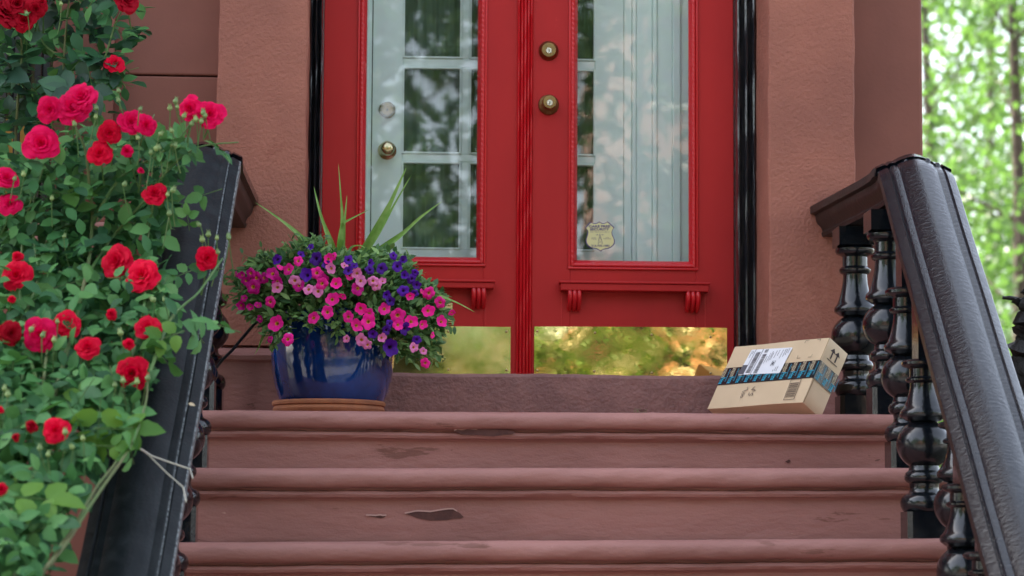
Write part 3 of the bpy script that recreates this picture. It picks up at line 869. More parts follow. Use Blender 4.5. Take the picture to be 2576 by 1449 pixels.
def railing(side, corner_px, low_px, label):
    s_ = 1 if side == 'R' else -1
    dC, dL = -1.26, -2.76
    c = P(corner_px[0], corner_px[1], dC)
    l = P(low_px[0], low_px[1], dL)
    c = c + Vector((s_ * HW, 0, 0))
    l = l + Vector((s_ * HW, 0, 0))
    d = (c - l)
    low = l - d * .45                       # carries on below the frame to the newel
    root = thing('stair_railing', label, 'railing', (low.x, low.y, GZ), 'cast railings on both sides of the stoop')
    rail_m = black_rail if side == 'R' else black_rail_dull
    mats = [rail_m, rail_brown, rail_wear]
    dn = (c - low).normalized()
    U = Vector((0, 1, 0)).cross(Vector((0, 0, 1)))      # +X
    U = (Vector((1, 0, 0)) - dn * dn.x).normalized()
    V = U.cross(dn)
    V = -V if V.z < 0 else V
    prof = RP + RP_UNDER
    frames = []
    L = (c - low).length
    n = 90
    for k in range(n + 1):
        s0 = L * k / n
        o = low + dn * s0
        w = Vector((.0008 * math.sin(s0 * 9 + s_), 0, .001 * math.sin(s0 * 7 + 2 * s_)))
        frames.append((o + w, U, V))
    # ease over the corner
    ang = math.asin(dn.z)
    for k in range(1, 4):
        t = k / 3
        a = ang * (1 - .45 * t)
        dd = Vector((dn.x * .3, math.cos(a), math.sin(a))).normalized()
        o = frames[-1][0] + dd * .018
        vv = U.cross(dd)
        vv = -vv if vv.z < 0 else vv
        frames.append((o, U, vv))
    m = MB()
    np_ = len(prof)
    m.sweep(prof, frames)
    # faces of the sides and underside carry brown primer, edges are worn pale
    for fi in range(len(m.f)):
        i = fi % np_
        if fi < (len(frames) - 1) * np_:
            if i >= len(RP) - 1:
                m.m[fi] = 1
            elif side == 'L' and i in (len(RP) - 2, len(RP) - 3):
                m.m[fi] = 2
            elif side == 'L' and i in (len(RP) - 6,):
                m.m[fi] = 2
            elif i == 0 and side == 'R':
                m.m[fi] = 1
    m.build('handrail', mats, root, smooth=True, angle=32)
    top = frames[-1][0]
    # level return to the wall, with a hump where it meets the slope
    wallY = -.352
    fr = []
    yy = [top.y + .012, top.y + .03, top.y + .06, top.y + .10, top.y + .16, top.y + .25, (top.y + wallY) / 2 + .1, wallY]
    zz = [.012, .019, .017, .011, .008, .006, .004, .002]
    shift = -.075 if side == 'R' else .02
    pts = [Vector((c.x + shift * (a - yy[0]) / (wallY - yy[0]), a, top.z + b)) for a, b in zip(yy, zz)]
    for k, p in enumerate(pts):
        dd = (pts[min(k + 1, len(pts) - 1)] - pts[max(k - 1, 0)]).normalized()
        if k == 0:
            dd = Vector((0, .8, .6)).normalized()
        U2 = Vector((1, 0, 0))
        vv = U2.cross(dd)
        vv = -vv if vv.z < 0 else vv
        fr.append((p, U2 * (1.03 if k < 3 else 1.0), vv))
    m = MB()
    m.sweep(prof, fr)
    for fi in range(len(m.f)):
        i = fi % np_
        if fi < (len(fr) - 1) * np_ and (i >= len(RP) - 1 or i == 0):
            m.m[fi] = 1
    m.build('return_rail', [black_rail, rail_brown, rail_wear], root, smooth=True, angle=32)
    # little bolts and paint lumps along the seam
    for k in range(4):
        q = Vector((c.x + (-.03 + .035 * k) * 1.0, top.y - .004 + .012 * (k % 2), top.z + .040 - .012 * abs(k - 1.2)))
        MB().lathe([(.011, -.012), (.011, 0), (.007, .006), (.001, .008)], q, 9).build('bolt', black_gloss, root, smooth=True)
    # balusters: two on the landing, one per step below
    bx = (c.x - s_ * HW) + s_ * (.062 if side == 'R' else .142)
    spots = [(-.62, 0.0, 0), (-1.06, 0.0, 0)] + [(NOSE_Y[k] + .145, NZ[k], 1) for k in range(1, 8)]
    for k, (yb, zb, sl) in enumerate(spots):
        t = (yb - c.y) / (low.y - c.y)
        if side == 'R':
            bpx = (2152, 2234, 2282, 2324, 2420)
            x = P(bpx[k], (844, 816, 944, 1101, 1277)[k], yb).x if k < 5 else 1.13
        else:
            x = bx + (low.x - c.x) * max(0, t)
        under = (c.z + (low.z - c.z) * t if t > 0 else top.z - .006) - (.135 if t > 0 else .122)
        hb = (.615, .612, .585, .56, .55)[k] if k < 5 else .55
        link('baluster', baluster_mesh('baluster', .05 if sl else 0.0, hb, max(hb + .05, under - zb + .01)), root, Matrix.Translation((x, yb, zb)))
    # front newel at the foot
    f = MB()
    f.bbox(low.x - .13, low.x + .13, low.y - .2, low.y + .06, GZ, low.z - .02, .02).bbox(low.x - .15, low.x + .15, low.y - .22, low.y + .08, low.z - .019, low.z + .07, .02)
    f.build('newel_post', black_gloss, root)
    return root, c, l, low
railR, rcR, rlR, lowR = railing('R', (2216, 440), (2490, 1449), 'glossy black stair railing on the right, beside the cardboard parcel')
railL, rcL, rlL, lowL = railing('L', (604, 412), (430, 1449), 'dull black stair railing on the left, overhung by roses')

# ------------------------------------------------------------------ blue pot and its plants
YP = -.78
pc = P(835, 1000, YP)
PX = pc.x
tag(MB().lathe([(.165, .0), (.172, .002), (.184, .012), (.187, .020), (.184, .028), (.179, .031), (.188, .034), (.190, .042), (.186, .048), (.176, .048), (.17, .03), (.02, .028)], (PX - .01, YP, 0.0015), 48)
    .build('pot_saucer', terracotta, smooth=True, angle=40), 'round terracotta saucer under the blue glazed pot', 'saucer')
PZ0 = .031
pot = thing('flower_pot', 'large glossy cobalt blue glazed pot on a terracotta saucer', 'pot', (PX, YP, PZ0))
pb = [(.155, .001), (.164, .004), (.171, .015), (.182, .04), (.192, .072), (.200, .11), (.205, .155), (.207, .195), (.206, .23), (.202, .262), (.193, .289)]
MB().lathe([(r, h + PZ0) for r, h in pb], (PX, YP, 0), 56, wob=lambda a, h: .004 * math.sin(3 * a + h * 9)).build('pot_body', blue_glaze, pot, smooth=True, angle=50)
MB().lathe([(r, h + PZ0) for r, h in [(.193, .288), (.203, .292), (.210, .300), (.210, .309), (.203, .316), (.190, .315), (.184, .30), (.18, .27)]], (PX, YP, 0), 56, caps=False).build('pot_rim', blue_glaze, pot, smooth=True, angle=60)
MB().lathe([(.183, .282 + PZ0), (.1, .292 + PZ0), (.01, .296 + PZ0)], (PX, YP, 0), 24).build('soil', soil_m, pot, smooth=True)

def Z3(zx, zy):
    return 566 + zx * .4775, 377 + zy * .4775
plant = thing('trailing_petunia', 'mound of small pink, magenta and violet trumpet flowers filling the blue pot', 'flowering plant', (PX, YP, PZ0 + .29))
MC = P(846, 775, YP)                        # middle of the mound
def mound_Y(px, py):
    ux = (px - 846) / 275
    uz = (py - 770) / 190
    r2 = min(.97, ux * ux * .8 + (uz * uz * .55 if uz < 0 else .15 * uz * uz))
    return YP - .27 * math.sqrt(1 - r2)

def flower_mesh(name, mats, cup, sd=0):
    m = MB()
    NA, rings = 25, [(.08, -.6), (.13, -.30), (.24, -.10), (.60, .06), (1.0, .02 + cup)]
    vs_ = []
    for r, h in rings:
        for i in range(NA):
            a = 2 * math.pi * i / NA
            lob = 1 - .2 * (r > .5) * (abs(math.sin(a * 2.5)) ** 6) * (r ** 2) * 1.4 - (.05 if r > .9 else 0) * math.cos(a * 5)
            hh = h + (.08 * math.cos(a * 5) + .12 * math.sin(a * 2 + 1 + sd) + .07 * math.sin(a * 3 + sd * 2.3)) * r * r
            lob *= 1 + .08 * math.sin(a * 2 + sd * 1.9) * r
            vs_.append((r * lob * math.cos(a), r * lob * math.sin(a), hh))
    fs, mi = [], []
    for k in range(len(rings) - 1):
        for i in range(NA):
            j = (i + 1) % NA
            fs.append((k * NA + i, k * NA + j, (k + 1) * NA + j, (k + 1) * NA + i))
            mi.append(1 if k < 2 else 0)
    fs.append(tuple(range(NA)))
    mi.append(1)
    m.v, m.f, m.m = vs_, fs, mi
    return m.mesh(name, mats, smooth=True, angle=180, fix=False)
FM = {k: [flower_mesh('flower', [pet[k], throat_k if k == 'p' else throat_y], c, q) for q, c in enumerate((0.0, .22, -.16, .35, .08, -.25))] for k in 'hdpl'}
FL = dict(
 p=[(275,578,25),(480,573,32),(535,605,22),(433,660,32),(650,580,23),(650,637,23),(765,595,18),(762,632,22),(825,625,28),(887,556,20),(910,613,28),(938,580,20),(1000,647,12),(945,660,20),(985,680,24),(1010,712,22),(940,742,28),(1000,757,20),(850,763,20),(870,795,24),(870,915,20),(850,950,22),(948,942,30),(778,970,22),(1010,1000,22),(870,1040,40),(450,512,15),(400,550,15),(680,610,18)],
 h=[(335,630,27),(290,615,18),(385,585,25),(570,560,12),(545,575,25),(483,648,32),(238,802,27),(330,998,30),(272,915,38),(467,886,28),(540,855,30),(565,788,32),(650,880,27),(715,835,30),(693,925,30),(760,862,25),(755,905,36),(840,838,30),(910,872,36),(912,922,28),(980,905,32),(1040,920,24),(1070,848,30),(1075,755,30),(1135,805,28),(1140,905,28),(1093,975,16),(1055,1123,24),(620,770,18),(510,705,30),(585,705,28),(657,660,24),(1195,858,12),(975,770,20),(1040,750,18)],
 d=[(90,660,20),(135,650,25),(165,675,32),(148,722,35),(250,652,32),(205,675,25),(275,695,28),(85,820,22),(135,825,16),(185,890,12),(60,655,15),(390,715,28),(700,730,32),(235,1000,12),(175,820,12),(520,680,25),(110,690,22),(100,780,18)],
 l=[(368,690,28),(275,725,28),(490,745,28),(440,735,25),(560,625,25),(715,690,28),(780,690,25),(800,715,25),(830,692,18),(695,650,25),(720,1000,30),(752,1028,25),(995,1040,25),(640,995,14),(825,990,22),(630,610,18),(1045,1060,18)])
flower_pts = []
for kcol, lst in FL.items():
    for zx, zy, r in lst:
        px, py = Z3(zx, zy)
        Y = mound_Y(px, py) - .035 - random.random() * .03
        p = P(px, py, Y)
        out = Vector(((p.x - MC.x) * 1.6, -.32, (p.z - MC.z) * .9 + .05)).normalized()
        tocam = (CAMP - p).normalized()
        side = 1.0 if r < 20 else .55
        nrm = (out * .6 + tocam * (.35 if r < 20 else .9) + Vector((random.uniform(-1, 1), random.uniform(-.5, .5), random.uniform(-1, 1))) * side * .7).normalized()
        if nrm.dot(tocam) < .15:
            nrm = (nrm + tocam * .5).normalized()
        rad = max(r, 18) * .4775 / 753 * 1.18
        q = nrm.to_track_quat('Z', 'Y').to_matrix().to_4x4() @ Matrix.Rotation(random.random() * 6.3, 4, 'Z')
        link('flower', random.choice(FM[kcol]), plant, Matrix.Translation(p) @ q @ Matrix.Scale(rad, 4))
        flower_pts.append((p, nrm))

def leaf_mesh(name, mat, ln=1.0, wd=.5, nseg=5, fold=.18, curl=.15, serr=0.0, sharp=1.0):
    vs_, fs = [], []
    for k in range(nseg + 1):
        t = k / nseg
        w = wd * .5 * (math.sin(math.pi * min(1, t * .98 + .02) ** .8) ** .75) * (1 if k < nseg else 0.02)
        if k == 0:
            w = .03
        if serr and 0 < k < nseg:
            w *= 1 + serr * (1 if k % 2 else -1)
        z = -curl * t * t
        vs_ += [(-w, t * ln, z + fold * w), (0, t * ln, z), (w, t * ln, z + fold * w)]
    for k in range(nseg):
        a = k * 3
        fs += [(a, a + 1, a + 4, a + 3), (a + 1, a + 2, a + 5, a + 4)]
    return MB().add(vs_, fs).mesh(name, mat, smooth=True, angle=180, fix=False)

def orient(p, d, nrm, s_):
    d = d.normalized()
    x = d.cross(nrm)
    if x.length < 1e-4:
        x = d.cross(Vector((0, 0, 1)))
    x.normalize()
    z = x.cross(d)
    mt = Matrix((x, d, z)).transposed().to_4x4()
    return Matrix.Translation(p) @ mt @ Matrix.Scale(s_, 4)

def rand_dir():
    v = Vector((random.gauss(0, 1), random.gauss(0, 1), random.gauss(0, 1)))
    return v.normalized()

class LeafCloud:
    """many loose leaves in one mesh"""
    def __init__(s): s.v, s.f = [], []
    def add(s, mw, wd=.5, fold=.15):
        o = len(s.v)
        h = wd * .5
        for c in ((0, 0, 0), (-h * .8, .25, fold * h * .8), (0, .25, 0), (h * .8, .25, fold * h * .8), (-h, .55, fold * h - .03), (0, .55, -.03), (h, .55, fold * h - .03),
                  (-h * .55, .82, fold * h * .5 - .08), (0, .82, -.08), (h * .55, .82, fold * h * .5 - .08), (0, 1, -.13)):
            s.v.append((mw @ Vector(c))[:])
        s.f += [tuple(o + i for i in f) for f in ((0, 2, 1), (0, 3, 2), (1, 2, 5, 4), (2, 3, 6, 5), (4, 5, 8, 7), (5, 6, 9, 8), (7, 8, 10), (8, 9, 10))]
    def build(s, name, mat, parent):
        me = bpy.data.meshes.new(name)
        me.from_pydata(s.v, [], s.f)
        me.materials.append(mat)
        me.polygons.foreach_set('use_smooth', [True] * len(me.polygons))
        o = link(name, me, parent)
        o['kind'] = 'stuff'
        return o

POTLEAF = [leaf_mesh('leaf', pot_leaf, 1, w, 4, .2, c) for w, c in ((.38, .2), (.46, .1), (.34, .35))]
mound_poly = [(600, 690), (640, 655), (700, 640), (760, 615), (800, 600), (830, 640), (900, 640), (980, 625), (1030, 660), (1060, 710), (1110, 740), (1125, 790), (1110, 850), (1090, 890), (1060, 900), (1010, 895),
              (960, 870), (900, 850), (860, 835), (800, 825), (760, 805), (720, 830), (700, 860), (680, 830), (640, 800), (605, 770), (590, 720)]
def inside(poly, x, y):
    c = False
    j = len(poly) - 1
    for i in range(len(poly)):
        xi, yi = poly[i]; xj, yj = poly[j]
        if (yi > y) != (yj > y) and x < (xj - xi) * (y - yi) / (yj - yi) + xi:
            c = not c
        j = i
    return c
cl = LeafCloud()
n_part = 0
tries = 0
while n_part < 300 or len(cl.v) < 11 * 3000:
    tries += 1
    px, py = random.uniform(585, 1130), random.uniform(595, 905)
    if not inside(mound_poly, px, py):
        continue
    front = n_part < 300 and tries % 3 == 0
    Y = mound_Y(px, py) + (random.uniform(-.005, .02) if front else random.uniform(.01, .17))
    p = P(px, py, Y)
    out = Vector(((p.x - MC.x) * 1.2, -.25, (p.z - MC.z) + .12)).normalized()
    d = (out + rand_dir() * 1.0).normalized()
    nr = (Vector((0, -.5, .8)) + rand_dir() * .6).normalized()
    mw = orient(p, d, nr, random.uniform(.026, .044))
    if front:
        link('leaf', random.choice(POTLEAF), plant, mw)
        n_part += 1
    else:
        cl.add(mw, .42)
for k in range(3200):                       # the inner and rear growth of the mound
    px, py = random.uniform(620, 1090), random.uniform(640, 830)
    if inside(mound_poly, px, py + 8):
        p = P(px, py + 6, YP + random.uniform(-.12, .16))
        cl.add(orient(p, rand_dir(), (Vector((0, -.5, .8)) + rand_dir() * .7).normalized(), random.uniform(.03, .05)), .5)
shoots = MB()
rs_ = random.Random(5)
for k in range(34):
    i_ = rs_.randrange(len(mound_poly))
    (xa, ya), (xb, yb) = mound_poly[i_], mound_poly[(i_ + 1) % len(mound_poly)]
    f_ = rs_.random()
    ex, ey = xa + (xb - xa) * f_, ya + (yb - ya) * f_
    ox, oy = (ex - 850) * .12 + rs_.uniform(-14, 14), (ey - 770) * .10 + rs_.uniform(-20, 12)
    Yq = mound_Y(ex, ey) + .01
    a_, b_ = P(ex - ox, ey - oy, Yq + .02), P(ex + ox, ey + oy, Yq - rs_.uniform(0, .03))
    shoots.tube([a_, a_.lerp(b_, .5) + Vector((0, 0, .006)), b_], [.0018, .0015, .001], 4, caps=False)
    for j in range(7):
        q_ = a_.lerp(b_, .3 + .7 * j / 6)
        cl.add(orient(q_, ((b_ - a_).normalized() * .5 + rand_dir()).normalized(), (Vector((0, -.6, .7)) + rand_dir() * .5).normalized(), rs_.uniform(.02, .034)), .42)
tag(shoots.build('shoots', stem_m, plant), kind='stuff')
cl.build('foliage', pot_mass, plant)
# trailing stems and thin shoots
sm_ = MB()
for p, nrm in flower_pts:
    b = p - nrm * .03 + Vector((0, .05, -.01)) + (MC - p) * .25
    sm_.tube([p - nrm * .02, (p + b) / 2 - Vector((0, 0, .004)), b], [.0016, .0014, .0016], 4, caps=False)
tag(sm_.build('stems', stem_m, plant), kind='stuff')

spike = thing('spike_plant', 'tall thin arching green blades rising from the blue pot', 'spike plant', (PX, YP, PZ0 + .29))
base = P(868, 690, YP)
def blade(pts, w, Ys):
    pv = [P(x, y, Yv) for (x, y), Yv in zip(pts, Ys)]
    # smooth through the points
    out = []
    for k in range(len(pv) - 1):
        p0, p1, p2, p3 = pv[max(k - 1, 0)], pv[k], pv[k + 1], pv[min(k + 2, len(pv) - 1)]
        for j in range(6):
            t = j / 6
            out.append(.5 * ((2 * p1) + (p2 - p0) * t + (2 * p0 - 5 * p1 + 4 * p2 - p3) * t * t + (3 * p1 - p0 - 3 * p2 + p3) * t ** 3))
    out.append(pv[-1])
    vs_, fs = [], []
    n = len(out)
    for k, p in enumerate(out):
        t = k / (n - 1)
        d = (out[min(k + 1, n - 1)] - out[max(k - 1, 0)]).normalized()
        view = (CAMP - p).normalized()
        x = d.cross((view + Vector((.3, 0, .5))).normalized()).normalized()
        nn = x.cross(d)
        ww = 1.12 * w * (.55 + .45 * math.sin(math.pi * min(1, t * 1.5 + .15))) * (1 - t ** 3) / 753 * .5
        vs_ += [p - x * ww + nn * ww * .5, p, p + x * ww + nn * ww * .5]
    for k in range(n - 1):
        a = k * 3
        fs += [(a, a + 1, a + 4, a + 3), (a + 1, a + 2, a + 5, a + 4)]
    MB().add(vs_, fs).build('blade', spike_m, spike, smooth=True, angle=180, fix=False)
y0 = YP
blade([(850, 660), (860, 560), (856, 480), (851, 410)], 9, [y0, y0 - .02, y0 - .03, y0 - .03])
blade([(845, 660), (830, 610), (806, 540), (789, 468)], 17, [y0, y0 - .04, y0 - .06, y0 - .06])
blade([(858, 660), (862, 600), (868, 540), (873, 490)], 12, [y0, y0, y0, y0])
blade([(850, 660), (855, 610), (862, 568), (875, 555), (930, 527)], 15, [y0 - .02, y0 - .05, y0 - .06, y0 - .08, y0 - .10])
blade([(890, 670), (935, 600), (975, 525), (1000, 470), (1023, 420)], 20, [y0, y0 - .05, y0 - .08, y0 - .09, y0 - .09])
blade([(905, 660), (955, 580), (1000, 500), (1036, 438)], 10, [y0 + .02, y0, y0 - .01, y0 - .02])
blade([(900, 672), (950, 635), (1010, 590), (1060, 545), (1113, 506)], 17, [y0, y0 - .05, y0 - .09, y0 - .11, y0 - .12])
blade([(810, 650), (765, 605), (720, 565), (680, 535), (640, 508)], 13, [y0, y0 - .06, y0 - .1, y0 - .12, y0 - .13])
blade([(868, 650), (885, 625), (905, 618), (920, 625)], 10, [y0, y0 - .04, y0 - .08, y0 - .1])
blade([(1060, 735), (1105, 745), (1150, 762), (1196, 786)], 9, [y0 - .1, y0 - .14, y0 - .17, y0 - .19])
blade([(672, 825), (660, 850), (650, 875), (640, 893)], 7, [y0 - .1, y0 - .12, y0 - .13, y0 - .14])
blade([(720, 668), (690, 672), (660, 690), (640, 705)], 8, [y0 - .1, y0 - .12, y0 - .14, y0 - .15])

# cable looping from behind the pot to the railing
pts = [P(x, y, Y) for x, y, Y in ((720, 770, -.62), (672, 790, -.66), (640, 815, -.7), (610, 850, -.74), (585, 880, -.78), (560, 905, -.82), (540, 930, -.9), (520, 960, -.95))]
tag(MB().tube(pts, .0052, 8).build('cable', cable_m, smooth=True), 'black cable running from the blue pot to the left railing', 'cable')

# ------------------------------------------------------------------ parcel
parcel = thing('cardboard_parcel', 'tan cardboard parcel with black printed tape leaning on the right balusters', 'parcel', (.8, -.7, 0))
bu = Vector((0.57671041, -0.81691525, 0.00738752))
bv = Vector((-0.41674484, -0.30195934, -0.85740556))
bn = Vector((0.70265841, 0.491396, -0.51458831))
bo = Vector((0.7018101, -0.46851087, 0.27355578))
BWd, BHt, BTh = 0.46441, 0.25992, 0.09819
def B3(u, v, n=0.0):
    return bo + bu * (u * BWd) + bv * (v * BHt) + bn * n
def B3s(v, w, n=0.0):              # right-hand side face: v down, w = 0..1 through the thickness
    return bo + bu * (BWd + n) + bv * (v * BHt) + bn * (w * BTh)
m = MB()
bm_ = bmesh.new()
bmesh.ops.create_cube(bm_, size=1)
bmesh.ops.bevel(bm_, geom=bm_.edges[:], offset=.008, segments=2, profile=.6, affect='EDGES')
bmesh.ops.subdivide_edges(bm_, edges=[e for e in bm_.edges if e.calc_length() > .5], cuts=6, use_grid_fill=True)
for v in bm_.verts:
    u_, v_, n_ = v.co.x + .5, v.co.y + .5, v.co.z + .5
    sag = .0014 * math.sin(u_ * 5 + 1) * math.sin(v_ * 4)
    v.co = bo + bu * (u_ * BWd + .001 * math.sin(v_ * 9)) + bv * (v_ * BHt + .0012 * math.sin(u_ * 7)) + bn * (n_ * BTh + (sag if .02 < n_ < .5 else 0))
bm_.verts.index_update()
m.add([v.co[:] for v in bm_.verts], [[v.index for v in f.verts] for f in bm_.faces])
bm_.free()
body = m.build('carton', card, parcel, smooth=True, angle=30)
# dark seam where the lid flaps meet the side
MB().add([B3(.997, .01, -.0012), B3(.9995, .01, -.0002), B3(.9995, .35, -.0002), B3(.997, .35, -.0012)], [(0, 1, 2, 3)]).add([B3s(.62, .05, .0012), B3s(.62, .085, .0012), B3s(.99, .06, .0012), B3s(.99, .03, .0012)], [(0, 1, 2, 3)]).build('flap_edge', card_dark, parcel)
# tape over the top and down the side
tp = MB()
N0 = -.0016
for i in range(12):
    u0, u1 = i / 12, (i + 1) / 12
    w0, w1 = .0006 * math.sin(i * 1.3), .0006 * math.sin((i + 1) * 1.3)
    tp.add([B3(u0, .355, N0 - w0), B3(u1, .355, N0 - w1), B3(u1, .628, N0 - w1), B3(u0, .628, N0 - w0)], [(0, 1, 2, 3)], 0)
tp.add([B3(1, .355, N0), B3s(.355, .02, .0018), B3s(.628, .02, .0018), B3(1, .628, N0)], [(0, 1, 2, 3)], 0)
tp.add([B3s(.355, .02, .0018), B3s(.355, .99, .0018), B3s(.628, .99, .0018), B3s(.628, .02, .0018)], [(0, 1, 2, 3)], 0)
def btext(body_, u, v, hgt, length, mi, mb, n, bold=0.0, side=False):
    """lettering that runs down the face, tops to the right"""
    vs_, fs = text_mesh(body_, 1.0, bold, 'LEFT')
    xs = [q.x for q in vs_]
    w = max(xs) - min(xs)
    x0 = min(xs)
    out = []
    for q in vs_:
        vv = v + (q.x - x0) / w * length
        if side:
            out.append(B3s(vv, u + q.y * hgt * 4.2, -n))
        else:
            out.append(B3(u + q.y * hgt, vv, n))
    mb.add(out, fs, mi)
for k in range(11):
    u = .028 + k * .0925
    btext('amazon', u, .362, .072, .142, 1, tp, N0 - .0012, .012)
    btext('Prime', u, .508, .072, .105, 2, tp, N0 - .0012, .012)
    btext('amazonprime amazonprime', u + .045, .38, .022, .2, 2, tp, N0 - .0012)
    ar = [B3(u - .03 + .006 * math.sin(t), .40 + .055 * j, N0 - .0012) for j, t in enumerate((0, 1.5, 3.1))]
    tp.add([B3(u - .031, .39, N0 - .0012), B3(u - .038, .43, N0 - .0012), B3(u - .031, .47, N0 - .0012), B3(u - .034, .43, N0 - .0012)], [(0, 1, 2, 3)], 1)
for k in range(3):
    w = .17 + k * .36
    btext('amazon', w, .362, .072, .142, 1, tp, -.003, .012, side=True)
    btext('Prime', w, .508, .072, .105, 2, tp, -.003, .012, side=True)
    btext('amazonprime amazonprime', w + .17, .38, .022, .2, 2, tp, -.003, side=True)
t_o = tp.build('packing_tape', [tape_m, ink_tan, ink_cyan], parcel, fix=False)
# shipping label
lb = MB()
LA = [(.216, .088), (.658, .115), (.634, .516), (.187, .487)]
def LQ(s_, t, n=-.0036):           # s along the label's long edge, t down it
    a = Vector(LA[0]).lerp(Vector(LA[1]), s_)
    b = Vector(LA[3]).lerp(Vector(LA[2]), s_)
    q = a.lerp(b, t)
    return B3(q.x, q.y, n)
lb.poly([LQ(0, .03), LQ(.01, 0), LQ(.99, 0), LQ(1, .03), LQ(1, .97), LQ(.99, 1), LQ(.01, 1), LQ(0, .97)], 0)
def bar(s0, s1, t0, t1, n=-.0044):
    lb.add([LQ(s0, t0, n), LQ(s1, t0, n), LQ(s1, t1, n), LQ(s0, t1, n)], [(0, 1, 2, 3)], 1)
bar(.118, .128, 0, 1)
bar(.295, .305, 0, 1)
bar(0.0, .118, .62, .985)
rb = random.Random(3)
for (s0, s1, t0, t1) in ((.165, .27, .12, .93), (.355, .45, .22, .97)):
    t = t0
    while t < t1:
        w = rb.choice((.008, .012, .02))
        bar(s0, s1, t, t + w)
        t += w + rb.choice((.008, .014))
for k in range(6):
    bar(.36, .44, .03 + k * .022, .03 + k * .022 + .011)
for s0, t0, t1 in ((.04, .06, .34), (.075, .06, .2), (.48, .3, .6), (.53, .18, .55), (.57, .12, .5), (.60, .18, .46), (.66, .1, .38), (.72, .08, .3), (.80, .08, .42), (.86, .06, .36), (.90, .05, .30), (.94, .04, .22), (.84, .75, .9), (.88, .72, .92), (.80, .86, .93)):
    t = t0
    while t < t1:
        w = rb.uniform(.015, .05)
        bar(s0, s0 + .014, t, min(t + w, t1))
        t += w + .012
for a in ((.68, .69, .5, .7), (.75, .76, .5, .7), (.68, .76, .5, .508), (.68, .76, .692, .70), (.70, .735, .54, .66)):
    bar(*a)
lb.build('shipping_label', [paper, print_grey], parcel, fix=False)
# printed marks: barcode in a frame, registration corners, arrows, pen figures
pm = MB()
def stroke(pts, w, mb, mi, f=B3, n=-.0034, asp=BWd / BHt):
    for (a, b) in zip(pts[:-1], pts[1:]):
        du, dv = b[0] - a[0], (b[1] - a[1])
        ln = math.hypot(du * asp, dv) + 1e-9
        pu, pv = -dv / ln * w / asp, du * asp / ln * w
        e = .25
        a2 = (a[0] - du * e * w / ln, a[1] - dv * e * w / ln)
        b2 = (b[0] + du * e * w / ln, b[1] + dv * e * w / ln)
        mb.add([f(a2[0] - pu, a2[1] - pv, n), f(a2[0] + pu, a2[1] + pv, n), f(b2[0] + pu, b2[1] + pv, n), f(b2[0] - pu, b2[1] - pv, n)], [(0, 1, 2, 3)], mi)
stroke([(.790, .640), (.893, .637), (.905, .95), (.800, .953), (.790, .640)], .004, pm, 0)
t = .685
while t < .915:
    w = rb.choice((.003, .006, .010))
    k = (t - .64) / .31
    x0 = .790 + .010 * k + .006
    pm.add([B3(x0, t, -.0034), B3(x0 + .089, t - .002, -.0034), B3(x0 + .089, t + w - .002, -.0034), B3(x0, t + w, -.0034)], [(0, 1, 2, 3)], 0)
    t += w + rb.choice((.004, .007))
pm.build('printed_barcode', ink_black, parcel, fix=False)
for pts in ([(.765, .064), (.767, .022), (.803, .02)], [(.885, .028), (.918, .021), (.918, .057)], [(.752, .255), (.751, .30), (.784, .299)], [(.863, .298), (.895, .297), (.898, .256)]):
    pm = MB()
    stroke(pts, .003, pm, 0)
    pm.build('corner_mark', ink_black, parcel, fix=False)
fs_ = lambda v, w, n: B3s(w, v, .0018)
pm = MB()
for w in (.36, .60):
    stroke([(w, .24), (w, .13)], .012, pm, 0, f=fs_, asp=.38)
    pm.add([B3s(.145, w - .13, .0018), B3s(.145, w + .13, .0018), B3s(.085, w, .0018)], [(0, 1, 2)], 0)
stroke([(.22, .268), (.76, .268)], .006, pm, 0, f=fs_, asp=.38)
pm.build('arrow_mark', ink_black, parcel, fix=False)
pm = MB()
eight = [(.333 + .013 * math.sin(2 * a) * 1.0, .825 + .036 * math.cos(a)) for a in [i * .35 for i in range(19)]]
stroke(eight, .004, pm, 1)
stroke([(.356, .70), (.362, .745), (.350, .752), (.315, .772)], .004, pm, 1)
stroke([(.432, .698), (.406, .752), (.424, .742), (.452, .76), (.420, .775)], .004, pm, 1)
stroke([(.404, .795), (.396, .82), (.412, .842), (.424, .818), (.432, .80), (.446, .83), (.434, .85)], .004, pm, 1)
tag(pm.build('handwriting', [ink_black, pen_m], parcel, fix=False), 'handwritten figures 78 and 45 in dark pen')

